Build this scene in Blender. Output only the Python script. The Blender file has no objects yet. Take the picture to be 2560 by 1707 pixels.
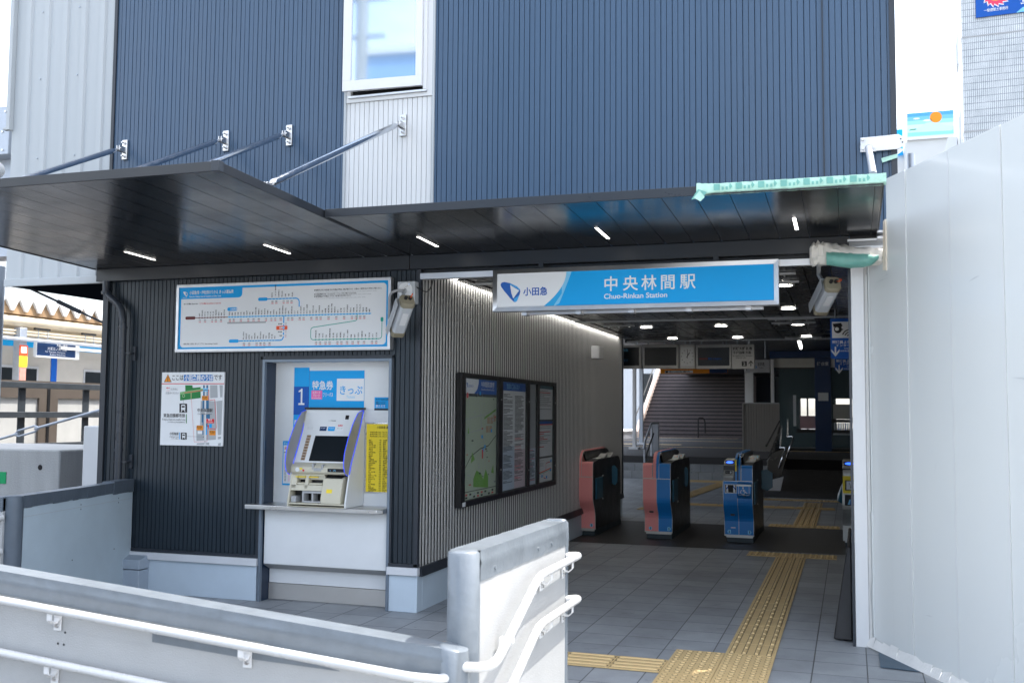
import bpy, bmesh, math, random
from math import radians as R, sin, cos, pi
from mathutils import Vector, Matrix
random.seed(7)
sc = bpy.context.scene

# ------------------------------------------------------------------ camera, sky, sun, exposure
YAW, PIT, ROL = -0.319923756, 0.0687509983, 0.00758554335
CAM = Vector((3.19483, -7.36257, 1.55))
fwd = Vector((sin(YAW)*cos(PIT), cos(YAW)*cos(PIT), sin(PIT)))
rt = Vector((cos(YAW), -sin(YAW), 0)); up = rt.cross(fwd)
rt, up = cos(ROL)*rt + sin(ROL)*up, -sin(ROL)*rt + cos(ROL)*up
cd = bpy.data.cameras.new('camera'); cam = bpy.data.objects.new('camera', cd); sc.collection.objects.link(cam)
m3 = Matrix((rt, up, -fwd)).transposed(); cam.matrix_world = Matrix.Translation(CAM) @ m3.to_4x4()
cd.sensor_width = 36; cd.lens = 2554.42/2560*36; cd.clip_start = .05; cd.clip_end = 600
cd.dof.use_dof = True; cd.dof.focus_distance = 8.6; cd.dof.aperture_fstop = 4.0
sc.camera = cam
SUN = Vector((.40, .30, 1)).normalized()
EL = math.asin(SUN.z); AZ = math.atan2(SUN.x, SUN.y)
w = bpy.data.worlds.new('World'); sc.world = w; w.use_nodes = True
nt = w.node_tree; N = nt.nodes; L = nt.links
bg = N['Background']; bg.inputs[1].default_value = .15
sky = N.new('ShaderNodeTexSky'); sky.sky_type = 'NISHITA'; sky.sun_disc = False
sky.sun_elevation = EL; sky.sun_rotation = AZ; sky.dust_density = 3.5
tc = N.new('ShaderNodeTexCoord'); mp = N.new('ShaderNodeMapping'); mp.inputs['Scale'].default_value = (1, 1, 2.2)
nz = N.new('ShaderNodeTexNoise'); nz.inputs['Scale'].default_value = 2.2; nz.inputs['Detail'].default_value = 7; nz.inputs['Roughness'].default_value = .62
cr = N.new('ShaderNodeValToRGB'); cr.color_ramp.elements[0].position = .34; cr.color_ramp.elements[0].color = (.08, .08, .08, 1)
cr.color_ramp.elements[1].position = .62; cr.color_ramp.elements[1].color = (.66, .66, .66, 1)
mx = N.new('ShaderNodeMix'); mx.data_type = 'RGBA'; mx.inputs[7].default_value = (5.3, 5.4, 5.45, 1)
L.new(tc.outputs['Generated'], mp.inputs['Vector']); L.new(mp.outputs[0], nz.inputs['Vector']); L.new(nz.outputs['Fac'], cr.inputs[0])
L.new(cr.outputs[0], mx.inputs[0]); L.new(sky.outputs[0], mx.inputs[6]); L.new(mx.outputs[2], bg.inputs[0])
sd = bpy.data.lights.new('sun', 'SUN'); sd.energy = 2.0; sd.angle = R(.5); sd.color = (1, .95, .88)
so = bpy.data.objects.new('sun', sd); sc.collection.objects.link(so); so.rotation_euler = SUN.to_track_quat('Z', 'Y').to_euler()
so.location = (0, 0, 30)
vs = sc.view_settings; vs.view_transform = 'Standard'; vs.look = 'None'; vs.gamma = 1; vs.use_curve_mapping = False
vs.exposure = 2.0

# ------------------------------------------------------------------ materials
MC = {}
def mat(name, col, rough=.5, metal=0, var=.06, scale=6, bump=0, bscale=None, emit=0, alpha=1, trans=0, coat=0, streak=False, spec=.5, ior=1.45):
    if name in MC: return MC[name]
    m = bpy.data.materials.new(name); m.use_nodes = True; nt = m.node_tree; N = nt.nodes; L = nt.links
    b = N['Principled BSDF']; c = (col[0], col[1], col[2], 1)
    b.inputs['Base Color'].default_value = c; b.inputs['Roughness'].default_value = rough; b.inputs['Metallic'].default_value = metal
    b.inputs['Specular IOR Level'].default_value = spec; b.inputs['IOR'].default_value = ior
    if coat: b.inputs['Coat Weight'].default_value = coat; b.inputs['Coat Roughness'].default_value = .12
    if trans: b.inputs['Transmission Weight'].default_value = trans
    if alpha < 1: b.inputs['Alpha'].default_value = alpha
    if emit: b.inputs['Emission Color'].default_value = c; b.inputs['Emission Strength'].default_value = emit
    if var or bump:
        t = N.new('ShaderNodeTexCoord'); n = N.new('ShaderNodeTexNoise'); n.inputs['Scale'].default_value = scale; n.inputs['Detail'].default_value = 6; n.inputs['Roughness'].default_value = .6
        mp = N.new('ShaderNodeMapping'); L.new(t.outputs['Object'], mp.inputs['Vector']); L.new(mp.outputs[0], n.inputs['Vector'])
        if streak: mp.inputs['Scale'].default_value = (1, 1, .12)
        if var:
            x = N.new('ShaderNodeMix'); x.data_type = 'RGBA'
            x.inputs[6].default_value = tuple(v*(1-var*1.6) for v in col)+(1,); x.inputs[7].default_value = tuple(min(1, v*(1+var*1.6)) for v in col)+(1,)
            L.new(n.outputs['Fac'], x.inputs[0]); L.new(x.outputs[2], b.inputs['Base Color'])
            mr = N.new('ShaderNodeMapRange'); mr.inputs[1].default_value = .3; mr.inputs[2].default_value = .7
            mr.inputs[3].default_value = max(.02, rough-.07); mr.inputs[4].default_value = min(1, rough+.07)
            L.new(n.outputs['Fac'], mr.inputs[0]); L.new(mr.outputs[0], b.inputs['Roughness'])
        if bump:
            n2 = N.new('ShaderNodeTexNoise'); n2.inputs['Scale'].default_value = bscale or scale*8; n2.inputs['Detail'].default_value = 4
            L.new(t.outputs['Object'], n2.inputs['Vector'])
            bp = N.new('ShaderNodeBump'); bp.inputs['Strength'].default_value = bump; bp.inputs['Distance'].default_value = .01
            L.new(n2.outputs['Fac'], bp.inputs['Height']); L.new(bp.outputs[0], b.inputs['Normal'])
    MC[name] = m; return m

def brickmat(name, c1, c2, cm, bw, bh, mortar, rough=.6, vec='XY', bump=.4, offset=0., stain=0, origin=(0, 0), dirt=0):
    m = bpy.data.materials.new(name); m.use_nodes = True; nt = m.node_tree; N = nt.nodes; L = nt.links; b = N['Principled BSDF']
    t = N.new('ShaderNodeTexCoord'); sp = N.new('ShaderNodeSeparateXYZ'); cb = N.new('ShaderNodeCombineXYZ')
    L.new(t.outputs['Object'], sp.inputs[0]); L.new(sp.outputs[vec[0]], cb.inputs[0]); L.new(sp.outputs[vec[1]], cb.inputs[1])
    mp = N.new('ShaderNodeMapping'); mp.inputs['Location'].default_value = (origin[0], origin[1], 0); L.new(cb.outputs[0], mp.inputs[0])
    k = N.new('ShaderNodeTexBrick'); k.offset = offset; k.inputs['Scale'].default_value = 1; k.inputs['Brick Width'].default_value = bw; k.inputs['Row Height'].default_value = bh
    k.inputs['Mortar Size'].default_value = mortar; k.inputs['Mortar Smooth'].default_value = .2; k.inputs['Bias'].default_value = 0
    k.inputs['Color1'].default_value = (*c1, 1); k.inputs['Color2'].default_value = (*c2, 1); k.inputs['Mortar'].default_value = (*cm, 1)
    L.new(mp.outputs[0], k.inputs['Vector'])
    n = N.new('ShaderNodeTexNoise'); n.inputs['Scale'].default_value = 240; n.inputs['Detail'].default_value = 3; L.new(t.outputs['Object'], n.inputs['Vector'])
    n2 = N.new('ShaderNodeTexNoise'); n2.inputs['Scale'].default_value = 1.3; n2.inputs['Detail'].default_value = 8; n2.inputs['Roughness'].default_value = .7; L.new(t.outputs['Object'], n2.inputs['Vector'])
    m1 = N.new('ShaderNodeMix'); m1.data_type = 'RGBA'; m1.blend_type = 'OVERLAY'; m1.inputs[0].default_value = .35
    L.new(k.outputs['Color'], m1.inputs[6]); L.new(n.outputs['Fac'], m1.inputs[7])
    m2 = N.new('ShaderNodeMix'); m2.data_type = 'RGBA'; m2.blend_type = 'OVERLAY'; m2.inputs[0].default_value = .45+stain
    L.new(m1.outputs[2], m2.inputs[6]); L.new(n2.outputs['Fac'], m2.inputs[7]); L.new(m2.outputs[2], b.inputs['Base Color'])
    b.inputs['Roughness'].default_value = rough
    if dirt:
        n3 = N.new('ShaderNodeTexNoise'); n3.inputs['Scale'].default_value = 5.5; n3.inputs['Detail'].default_value = 9; n3.inputs['Roughness'].default_value = .75; L.new(t.outputs['Object'], n3.inputs['Vector'])
        q3 = N.new('ShaderNodeValToRGB'); q3.color_ramp.elements[0].position = .60; q3.color_ramp.elements[0].color = (0, 0, 0, 1); q3.color_ramp.elements[1].position = .78; q3.color_ramp.elements[1].color = (dirt,)*3+(1,); L.new(n3.outputs['Fac'], q3.inputs[0])
        m4 = N.new('ShaderNodeMix'); m4.data_type = 'RGBA'; m4.inputs[7].default_value = (.03, .03, .03, 1); L.new(q3.outputs[0], m4.inputs[0]); L.new(m2.outputs[2], m4.inputs[6]); L.new(m4.outputs[2], b.inputs['Base Color'])
        k.inputs['Bias'].default_value = 0
    if bump:
        iv = N.new('ShaderNodeMath'); iv.operation = 'SUBTRACT'; iv.inputs[0].default_value = 1; L.new(k.outputs['Fac'], iv.inputs[1])
        bp = N.new('ShaderNodeBump'); bp.inputs['Strength'].default_value = bump; bp.inputs['Distance'].default_value = .004; L.new(iv.outputs[0], bp.inputs['Height']); L.new(bp.outputs[0], b.inputs['Normal'])
    return m

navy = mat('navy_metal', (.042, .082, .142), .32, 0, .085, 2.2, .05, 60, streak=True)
ticket_navy_shaded = mat('shaded_navy_cladding', (.015, .024, .034), .38, 0, .05, 3, .05, 60, streak=True)  # darker copy of the navy paint, partly canopy shade put into its colour
navy_trim = mat('navy_trim', (.026, .032, .042), .4, 0, .05, 4)
charc = mat('charcoal_metal', (.019, .022, .027), .33, 0, .06, 4)
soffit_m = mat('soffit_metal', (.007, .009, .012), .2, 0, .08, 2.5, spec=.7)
silver = mat('silver_cladding', (.62, .63, .63), .42, 0, .04, 3, streak=True)
whiteclad = mat('white_cladding', (.41, .44, .455), .45, 0, .05, 2, streak=True)
trim_lt = mat('light_trim', (.62, .64, .67), .35, .0, .04, 5)
alu = mat('aluminium', (.62, .63, .65), .38, .85, .05, 12)
chrome = mat('polished_steel', (.62, .65, .70), .16, 1, .08, 14)
steel = mat('stainless', (.6, .6, .6), .30, 1, .03, 3)
galv = mat('galvanised', (.42, .46, .52), .5, .6, .14, 14)
plinth_m = mat('painted_plinth', (.50, .59, .67), .6, 0, .05, 5, .15, 120)
rib_lt = mat('rib_silver', (.60, .60, .585), .4, .2, .04, 6)
rib_dk = mat('rib_gap', (.011, .011, .012), .6, 0, .05, 6)
whitep = mat('white_paint', (.66, .67, .68), .4, 0, .03, 5)
offw = mat('off_white', (.66, .67, .68), .5, 0, .05, 5)
rail_w = mat('rail_white', (.52, .53, .535), .28, 0, .04, 9, coat=.3)
panel_w = mat('ramp_panel_white', (.37, .38, .385), .55, 0, .10, 3.5, .25, 160)
panel_g = mat('ramp_panel_grey', (.46, .55, .61), .6, 0, .09, 3, .25, 160)
tape = mat('grey_tape', (.165, .19, .215), .36, .15, .16, 9, .45, 14)
tape_dk = mat('dark_tape', (.10, .125, .155), .42, .1, .12, 10, .4, 18)
hoard = mat('hoarding_white', (.70, .73, .725), .24, 0, .02, .5, .03, 3)
hoard_e = mat('hoarding_tape', (.74, .74, .72), .5, 0, .08, 12, .5, 25)
cream = mat('cream_foam', (.78, .70, .58), .6, 0, .06, 10)
blk = mat('black_plastic', (.012, .012, .013), .35, 0, .08, 8)
black_side = mat('gate_black', (.010, .010, .011), .4, 0, .1, 6)
rubber = mat('black_rubber', (.015, .015, .016), .6, 0, .1, 20)
screen_m = mat('dark_screen', (.006, .010, .014), .3, 0, 0, coat=0)
pink = mat('gate_pink', (.80, .29, .28), .4, 0, .05, 5)
gblue = mat('gate_blue', (.01, .19, .55), .35, 0, .05, 5)
gblue2 = mat('gate_flap_blue', (.006, .08, .14), .35, 0, .05, 5)
gsilver = mat('gate_silver', (.50, .50, .48), .35, .5, .05, 9)
beige = mat('machine_beige', (.57, .54, .43), .5, 0, .05, 6, .05, 100)
mwhite = mat('machine_white', (.70, .72, .73), .4, 0, .04, 6)
visor = mat('visor_grey', (.33, .335, .345), .35, .25, .06, 6)
pearl = mat('camera_grey', (.50, .53, .56), .45, .1, .05, 12)
khaki = mat('camera_khaki', (.25, .225, .16), .5, 0, .06, 12)
conduit = mat('conduit_grey', (.38, .39, .40), .5, 0, .05, 10)
orange_c = mat('orange_cable', (.85, .12, .03), .45, 0, .03)
prn_w = mat('print_white', (.74, .76, .78), .45, 0, .02, 5, spec=.3)
prn_b = mat('print_blue', (.003, .34, .76), .4, 0, .02, 5, spec=.3)
prn_b2 = mat('print_deep_blue', (.003, .09, .42), .4, 0, .02, 5, spec=.3)
prn_lb = mat('print_light_blue', (.20, .55, .82), .4, 0, .02, 5, spec=.3)
prn_navy = mat('print_navy', (.012, .04, .12), .4, 0, .03, 5, spec=.3)
prn_k = mat('print_black', (.015, .015, .018), .5, 0, .02, spec=.3)
prn_r = mat('print_red', (.62, .02, .03), .45, 0, .02, spec=.3)
prn_o = mat('print_orange', (.80, .28, .02), .45, 0, .02, spec=.3)
prn_or = mat('print_vermilion', (.78, .10, .03), .45, 0, .02, spec=.3)
prn_y = mat('print_yellow', (.86, .66, .04), .45, 0, .03, 4, spec=.3)
prn_g = mat('print_green', (.02, .20, .05), .45, 0, .02, spec=.3)
prn_lg = mat('print_pale_green', (.20, .42, .18), .45, 0, .02, spec=.3)
prn_teal = mat('print_teal', (.01, .34, .27), .45, 0, .02, spec=.3)
prn_gr = mat('print_grey', (.38, .40, .42), .45, 0, .02, spec=.3)
prn_pk = mat('print_pink', (.78, .16, .42), .45, 0, .02, spec=.3)
prn_mr = mat('print_maroon', (.14, .03, .03), .45, 0, .02, spec=.3)
prn_map = mat('print_map_green', (.40, .46, .34), .4, 0, .06, 9, spec=.3)
mapg = mat('print_map_leaf', (.14, .36, .03), .45, 0, .03)
led = mat('led_white', (1, .97, .92), .5, 0, 0, emit=3)
led_soft = mat('led_strip', (1, .96, .90), .5, 0, 0, emit=5)
dl_m = mat('downlight_glow', (1, .95, .86), .5, 0, 0, emit=9)
glow_b = mat('blue_edge_glow', (.02, .06, .8), .4, 0, 0, emit=.22)
glow_g = mat('green_lamp', (.35, .95, .40), .4, 0, 0, emit=.3)
glow_disc = mat('reader_glow', (.03, .12, .95), .4, 0, 0, emit=.7)
concr = mat('concrete', (.36, .37, .37), .8, 0, .22, 5, .5, 60, streak=True)
dkfence = mat('fence_steel', (.045, .055, .065), .5, .2, .22, 8)
mint = mat('mint_tape', (.36, .58, .48), .3, 0, .22, 14, .5, 25)
mint_d = mat('mint_tape_dark', (.14, .36, .31), .35, 0, .15, 14, .4, 25)
bag = mat('white_bag', (.62, .60, .55), .5, 0, .12, 10, .6, 16)
green_t = mat('green_tape', (.01, .33, .12), .5, 0, .05)
glass = mat('window_glass', (.75, .82, .86), .03, 0, 0, trans=.0, alpha=1)
pane = mat('clear_glass', (.6, .75, .75), .02, 0, 0, alpha=.05)

# ------------------------------------------------------------------ mesh helpers
ORI = {}
class MB:
    def __init__(s): s.v = []; s.f = []; s.fm = []; s.mats = []
    def mi(s, m):
        if m not in s.mats: s.mats.append(m)
        return s.mats.index(m)
    def face(s, pts, m):
        b = len(s.v); s.v += [tuple(p) for p in pts]; s.f.append(tuple(range(b, b+len(pts)))); s.fm.append(s.mi(m))
    def raw(s, vs, fs, m):
        b = len(s.v); s.v += [tuple(p) for p in vs]; k = s.mi(m)
        for f in fs: s.f.append(tuple(i+b for i in f)); s.fm.append(k)
    def box(s, x0, x1, y0, y1, z0, z1, m):
        s.raw([(x0, y0, z0), (x1, y0, z0), (x1, y1, z0), (x0, y1, z0), (x0, y0, z1), (x1, y0, z1), (x1, y1, z1), (x0, y1, z1)],
              [(0, 3, 2, 1), (4, 5, 6, 7), (0, 1, 5, 4), (1, 2, 6, 5), (2, 3, 7, 6), (3, 0, 4, 7)], m)
    def hexa(s, p, m):      # 8 corners: bottom ring then top ring
        s.raw(p, [(0, 3, 2, 1), (4, 5, 6, 7), (0, 1, 5, 4), (1, 2, 6, 5), (2, 3, 7, 6), (3, 0, 4, 7)], m)
    def obox(s, c, ax, h, m):
        c = Vector(c); a = [Vector(v) for v in ax]; P = []
        for k in (-1, 1):
            for i, j in ((-1, -1), (1, -1), (1, 1), (-1, 1)): P.append(c+a[0]*h[0]*i+a[1]*h[1]*j+a[2]*h[2]*k)
        s.hexa(P, m)
    def bar(s, p0, p1, w, h, m, upv=(0, 0, 1)):
        p0 = Vector(p0); p1 = Vector(p1); d = (p1-p0); ln = d.length; d /= ln; sd = d.cross(Vector(upv))
        if sd.length < 1e-4: sd = d.cross(Vector((0, 1, 0)))
        sd.normalize(); u = sd.cross(d); s.obox((p0+p1)/2, (d, sd, u), (ln/2, w/2, h/2), m)
    def prism(s, loop, off, m):     # loop of 3D points extruded by vector off
        off = Vector(off); n = len(loop); a = [Vector(p) for p in loop]; b = [p+off for p in a]
        s.raw(a+b, [tuple(range(n))[::-1], tuple(range(n, 2*n))]+[(i, (i+1) % n, n+(i+1) % n, n+i) for i in range(n)], m)
    def tube(s, path, r, m, n=12, caps=True):
        P = [Vector(p) for p in path]; rs = r if isinstance(r, (list, tuple)) else [r]*len(P)
        T = []
        for i in range(len(P)):
            d = Vector((0, 0, 0))
            if i: d += (P[i]-P[i-1]).normalized()
            if i < len(P)-1: d += (P[i+1]-P[i]).normalized()
            T.append(d.normalized())
        u = T[0].orthogonal().normalized(); vs = []; fs = []
        for i, p in enumerate(P):
            u = (u-T[i]*u.dot(T[i])).normalized(); v = T[i].cross(u)
            k = 1.
            if 0 < i < len(P)-1: k = 1/max(.5, (P[i]-P[i-1]).normalized().dot(T[i]))
            for j in range(n):
                a = 2*pi*j/n; vs.append(p+(u*cos(a)+v*sin(a))*rs[i])
        for i in range(len(P)-1):
            for j in range(n): fs.append((i*n+j, i*n+(j+1) % n, (i+1)*n+(j+1) % n, (i+1)*n+j))
        if caps: fs.append(tuple(range(n))[::-1]); fs.append(tuple((len(P)-1)*n+j for j in range(n)))
        s.raw(vs, fs, m)
    def cyl(s, p0, p1, r, m, n=16): s.tube([p0, p1], r, m, n)
    def disc(s, c, n, r, m, k=20):
        n = Vector(n).normalized(); u = n.orthogonal().normalized(); v = n.cross(u); c = Vector(c)
        s.face([c+(u*cos(2*pi*i/k)+v*sin(2*pi*i/k))*r for i in range(k)], m)
    def sphere(s, c, r, m, nu=16, nv=10, sq=(1, 1, 1)):
        vs = []; fs = []
        for i in range(nv+1):
            t = pi*i/nv
            for j in range(nu):
                a = 2*pi*j/nu; vs.append((c[0]+r*sq[0]*sin(t)*cos(a), c[1]+r*sq[1]*sin(t)*sin(a), c[2]+r*sq[2]*cos(t)))
        for i in range(nv):
            for j in range(nu): fs.append((i*nu+j, (i+1)*nu+j, (i+1)*nu+(j+1) % nu, i*nu+(j+1) % nu))
        s.raw(vs, fs, m)
    def build(s, name, parent=None, bevel=0, smooth=38, loc=None, label=None, seg=2):
        o3 = Vector((0, 0, 0))
        if parent is not None: o3 = ORI[parent.name]
        elif loc: o3 = Vector(loc)
        me = bpy.data.meshes.new(name); me.from_pydata([tuple(Vector(p)-o3) for p in s.v], [], s.f)
        for m in s.mats: me.materials.append(m)
        me.polygons.foreach_set('material_index', s.fm)
        bm = bmesh.new(); bm.from_mesh(me); bmesh.ops.remove_doubles(bm, verts=bm.verts, dist=1e-6); bmesh.ops.recalc_face_normals(bm, faces=bm.faces); bm.to_mesh(me); bm.free()
        if smooth:
            me.polygons.foreach_set('use_smooth', [True]*len(me.polygons)); me.set_sharp_from_angle(angle=R(smooth))
        o = bpy.data.objects.new(name, me); sc.collection.objects.link(o)
        if parent is not None: o.parent = parent
        else: o.location = o3
        ORI[o.name] = o3
        if bevel:
            bv = o.modifiers.new('bevel', 'BEVEL'); bv.width = bevel; bv.segments = seg; bv.limit_method = 'ANGLE'; bv.angle_limit = R(40)
        if label: o['label'] = label
        return o
def fillet(pts, r, k=6):
    P = [Vector(p) for p in pts]; out = [P[0]]
    for i in range(1, len(P)-1):
        a = (P[i-1]-P[i]); b = (P[i+1]-P[i]); d = min(r, a.length*.49, b.length*.49); a = P[i]+a.normalized()*d; b = P[i]+b.normalized()*d
        for j in range(k+1):
            t = j/k; out.append(a*(1-t)**2+P[i]*2*t*(1-t)+b*t*t)
    return out+[P[-1]]
def thing(name, label, cat, loc=(0, 0, 0), group=None):
    o = bpy.data.objects.new(name, None); sc.collection.objects.link(o); o.location = loc; o.empty_display_size = .1
    ORI[o.name] = Vector(loc); o['label'] = label; o['category'] = cat
    if group: o['group'] = group
    return o
def tag(o, label, cat, group=None):
    o['label'] = label; o['category'] = cat
    if group: o['group'] = group
    return o
def struct(o): o['kind'] = 'structure'; return o
def copy_tree(o, delta, label=None):
    c = o.copy(); sc.collection.objects.link(c); c.location = o.location+Vector(delta)
    if label: c['label'] = label
    for ch in list(o.children):
        d = ch.copy(); sc.collection.objects.link(d); d.parent = c
        for g in list(ch.children):
            e = g.copy(); sc.collection.objects.link(e); e.parent = d
    return c
GC = {}
def glyph(t, bold=0.):
    k = (t, bold)
    if k not in GC:
        c = bpy.data.curves.new('lettering', 'FONT'); c.body = t; c.size = 1; c.resolution_u = 3; c.offset = bold; c.fill_mode = 'FRONT'
        o = bpy.data.objects.new('lettering', c); m = o.to_mesh()
        GC[k] = ([(v.co.x, v.co.y) for v in m.vertices], [tuple(p.vertices) for p in m.polygons]); o.to_mesh_clear()
        bpy.data.objects.remove(o); bpy.data.curves.remove(c)
    return GC[k]
class Pan:      # flat printed surface: o = lower-left corner, u right, v up
    def __init__(s, o, u, v): s.o = Vector(o); s.u = Vector(u).normalized(); s.v = Vector(v).normalized(); s.n = s.u.cross(s.v)
    def p(s, x, y, l=0): return s.o+s.u*x+s.v*y+s.n*l
    def rect(s, b, x0, y0, x1, y1, m, l=.0006): b.face([s.p(x0, y0, l), s.p(x1, y0, l), s.p(x1, y1, l), s.p(x0, y1, l)], m)
    def poly(s, b, pts, m, l=.0006): b.face([s.p(x, y, l) for x, y in pts], m)
    def disc(s, b, x, y, r, m, l=.0006, k=18, ry=None): b.face([s.p(x+r*cos(2*pi*i/k), y+(ry or r)*sin(2*pi*i/k), l) for i in range(k)], m)
    def line(s, b, pts, w, m, l=.0008):
        for (xa, ya), (xb, yb) in zip(pts[:-1], pts[1:]):
            dx, dy = xb-xa, yb-ya; q = math.hypot(dx, dy) or 1; nx, ny = -dy/q*w/2, dx/q*w/2
            b.face([s.p(xa-nx, ya-ny, l), s.p(xb-nx, yb-ny, l), s.p(xb+nx, yb+ny, l), s.p(xa+nx, ya+ny, l)], m)
    def rrect(s, b, x0, y0, x1, y1, r, m, l=.0006):
        pts = []
        for cx, cy, a0 in ((x1-r, y1-r, 0), (x0+r, y1-r, 90), (x0+r, y0+r, 180), (x1-r, y0+r, 270)):
            for k in range(5): a = R(a0+k*22.5); pts.append((cx+r*cos(a), cy+r*sin(a)))
        s.poly(b, pts, m, l)
    def text(s, b, t, x, y, h, m, l=.0012, al='L', bold=0., w=None, sx=1.):
        vs, fs = glyph(t, bold)
        if not vs: return
        x0 = min(v[0] for v in vs); x1 = max(v[0] for v in vs)
        kx = h*sx if w is None else w/(x1-x0)
        off = {'L': x-x0*kx, 'C': x-(x0+x1)/2*kx, 'R': x-x1*kx}[al]
        b.raw([s.p(off+v[0]*kx, y+v[1]*h, l) for v in vs], fs, m)
    def vtext(s, b, t, x, y, h, m, l=.0012, bold=0.):      # stacked downwards, ending at y (bottom)
        for i, ch in enumerate(reversed(t)):
            if ch == 'ー': s.rect(b, x-h*.05, y+i*h+.1*h, x+h*.05, y+i*h+.9*h, m, l)
            else: s.text(b, ch, x, y+i*h+.1*h, h*.95, m, l, 'C', bold)

def ribs(b, P, x0, x1, y0, y1, pitch, gap, depth, m, mg=None, phase=0, ch=.003, alt=None):
    """standing ribs on panel P between x0..x1: flat faces with recessed grooves"""
    xs = []; x = x0+phase; i = 0
    cur = x0
    while x < x1-.002:
        g = gap if not alt else (gap if i % 2 == 0 else alt)
        a, c = x, min(x+g, x1)
        if a > cur: P_rect(b, P, cur, a, y0, y1, 0, 0, m)
        e = min(ch, (c-a)/2.5)
        P_rect(b, P, a, a+e, y0, y1, 0, -depth, m); P_rect(b, P, a+e, c-e, y0, y1, -depth, -depth, mg or m); P_rect(b, P, c-e, c, y0, y1, -depth, 0, m)
        cur = c; x += pitch; i += 1
    if cur < x1: P_rect(b, P, cur, x1, y0, y1, 0, 0, m)
def P_rect(b, P, xa, xb, y0, y1, la, lb, m):
    b.face([P.p(xa, y0, la), P.p(xb, y0, lb), P.p(xb, y1, lb), P.p(xa, y1, la)], m)

def logo(b, P, x, y, h, md, ml, l=.001, inner=None):
    """rounded three-cornered swirl emblem, x,y = lower-left, h = height"""
    def q(pts): return [(x+a*h, y+c*h) for a, c in pts]
    out = [(0, .88), (.06, .97), (.2, 1.0), (.5, .93), (.85, .76), (1.0, .62), (1.02, .52), (.98, .36), (.86, .06), (.78, 0), (.7, .01), (.5, .2), (.2, .55), (.04, .76)]
    P.poly(b, q(out), md, l)
    P.poly(b, q([(.48, .92), (.85, .76), (1.0, .62), (1.0, .56), (.86, .66), (.5, .84)]), ml, l+.0004)
    P.poly(b, q([(.70, .02), (.78, 0), (.86, .06), (.98, .36), (.80, .22), (.70, .18)]), ml, l+.0004)
    P.poly(b, q([(.5, .84), (.96, .56), (.66, .18), (.56, .45)]), inner or prn_w, l+.0007)
exec_order = []
# ------------------------------------------------------------------ ground and floors
floor_m = brickmat('stone_tile_floor', (.225, .245, .265), (.29, .31, .33), (.06, .065, .07), .316, .316, .004, .55, 'XY', .2, 0, .2, (-.108, -.092), .8)
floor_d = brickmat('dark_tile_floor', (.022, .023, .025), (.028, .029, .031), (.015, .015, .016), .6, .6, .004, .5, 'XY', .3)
asph = mat('asphalt', (.055, .055, .058), .8, 0, .2, 6, .5, 120)
pave = mat('street_concrete', (.055, .055, .056), .85, 0, .15, 1.5, .4, 60)
grav = mat('track_ballast', (.20, .16, .13), .9, 0, .35, 12, .8, 40)
plat_m = mat('platform_asphalt', (.05, .05, .053), .8, 0, .15, 4)
b = MB(); b.face([(-150, -150, -.48), (150, -150, -.48), (150, 150, -.48), (-150, 150, -.48)], pave); struct(b.build('ground', smooth=0))
b = MB(); b.box(-2.7, 9, -3.05, 16.85, -.6, 0, floor_m); b.box(-2.7, 1.86, -3.86, -3.05, -.6, 0, floor_m); struct(b.build('station_floor', smooth=0))
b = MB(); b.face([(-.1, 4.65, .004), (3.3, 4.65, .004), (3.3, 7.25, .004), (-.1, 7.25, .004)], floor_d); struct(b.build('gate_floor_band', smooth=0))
b = MB()
for k in range(3): b.box(1.86, 9, -3.05-.3*(k+1), -3.05-.3*k, -.6, -.12*(k+1), floor_m)
struct(b.build('entrance_steps', smooth=0))
b = MB(); b.box(1.86, 12, -30, -3.95, -.6, -.45, mat('bounce_paving', (.50, .49, .46), .8, 0, .12, 2)); struct(b.build('bounce_forecourt', smooth=0))  # unseen pale paving, added to bounce sunlight onto the gates and hall
b = MB(); b.hexa([(-9, -5.5, -.6), (1.86, -5.5, -.6), (1.86, -3.99, -.6), (-9, -3.99, -.6), (-9, -5.5, .12), (1.86, -5.5, -.36), (1.86, -3.99, -.36), (-9, -3.99, .12)], pave); struct(b.build('ramp_surface', smooth=0))
b = MB(); b.box(-7, 9, 16.85+.7, 60, -.6, .5, plat_m)
for k in range(2): b.box(-7, 1.4, 16.85+.35*k, 17.2+.35*k, -.6, .167*(k+1), floor_m)
struct(b.build('station_platform', smooth=0))
ramp_dk = mat('ramp_dark_grip', (.022, .022, .024), .75, 0, .1, 8)
b = MB(); b.hexa([(1.45, 12.4, -.1), (3.4, 12.4, -.1), (3.4, 22.4, -.1), (1.45, 22.4, -.1), (1.45, 12.4, .006), (3.4, 12.4, .006), (3.4, 22.4, .506), (1.45, 22.4, .506)], ramp_dk); struct(b.build('access_ramp_surface', smooth=0))
b = MB(); b.box(-14, -8.9, -20, 60, -.6, .5, plat_m); b.box(-14, -8.9, -20, 60, .5, .56, offw); struct(b.build('far_platform', smooth=0))
b = MB(); b.box(-8.9, -3.3, 1.2, 60, -.6, -.44, grav); struct(b.build('track_bed', smooth=0))
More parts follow.
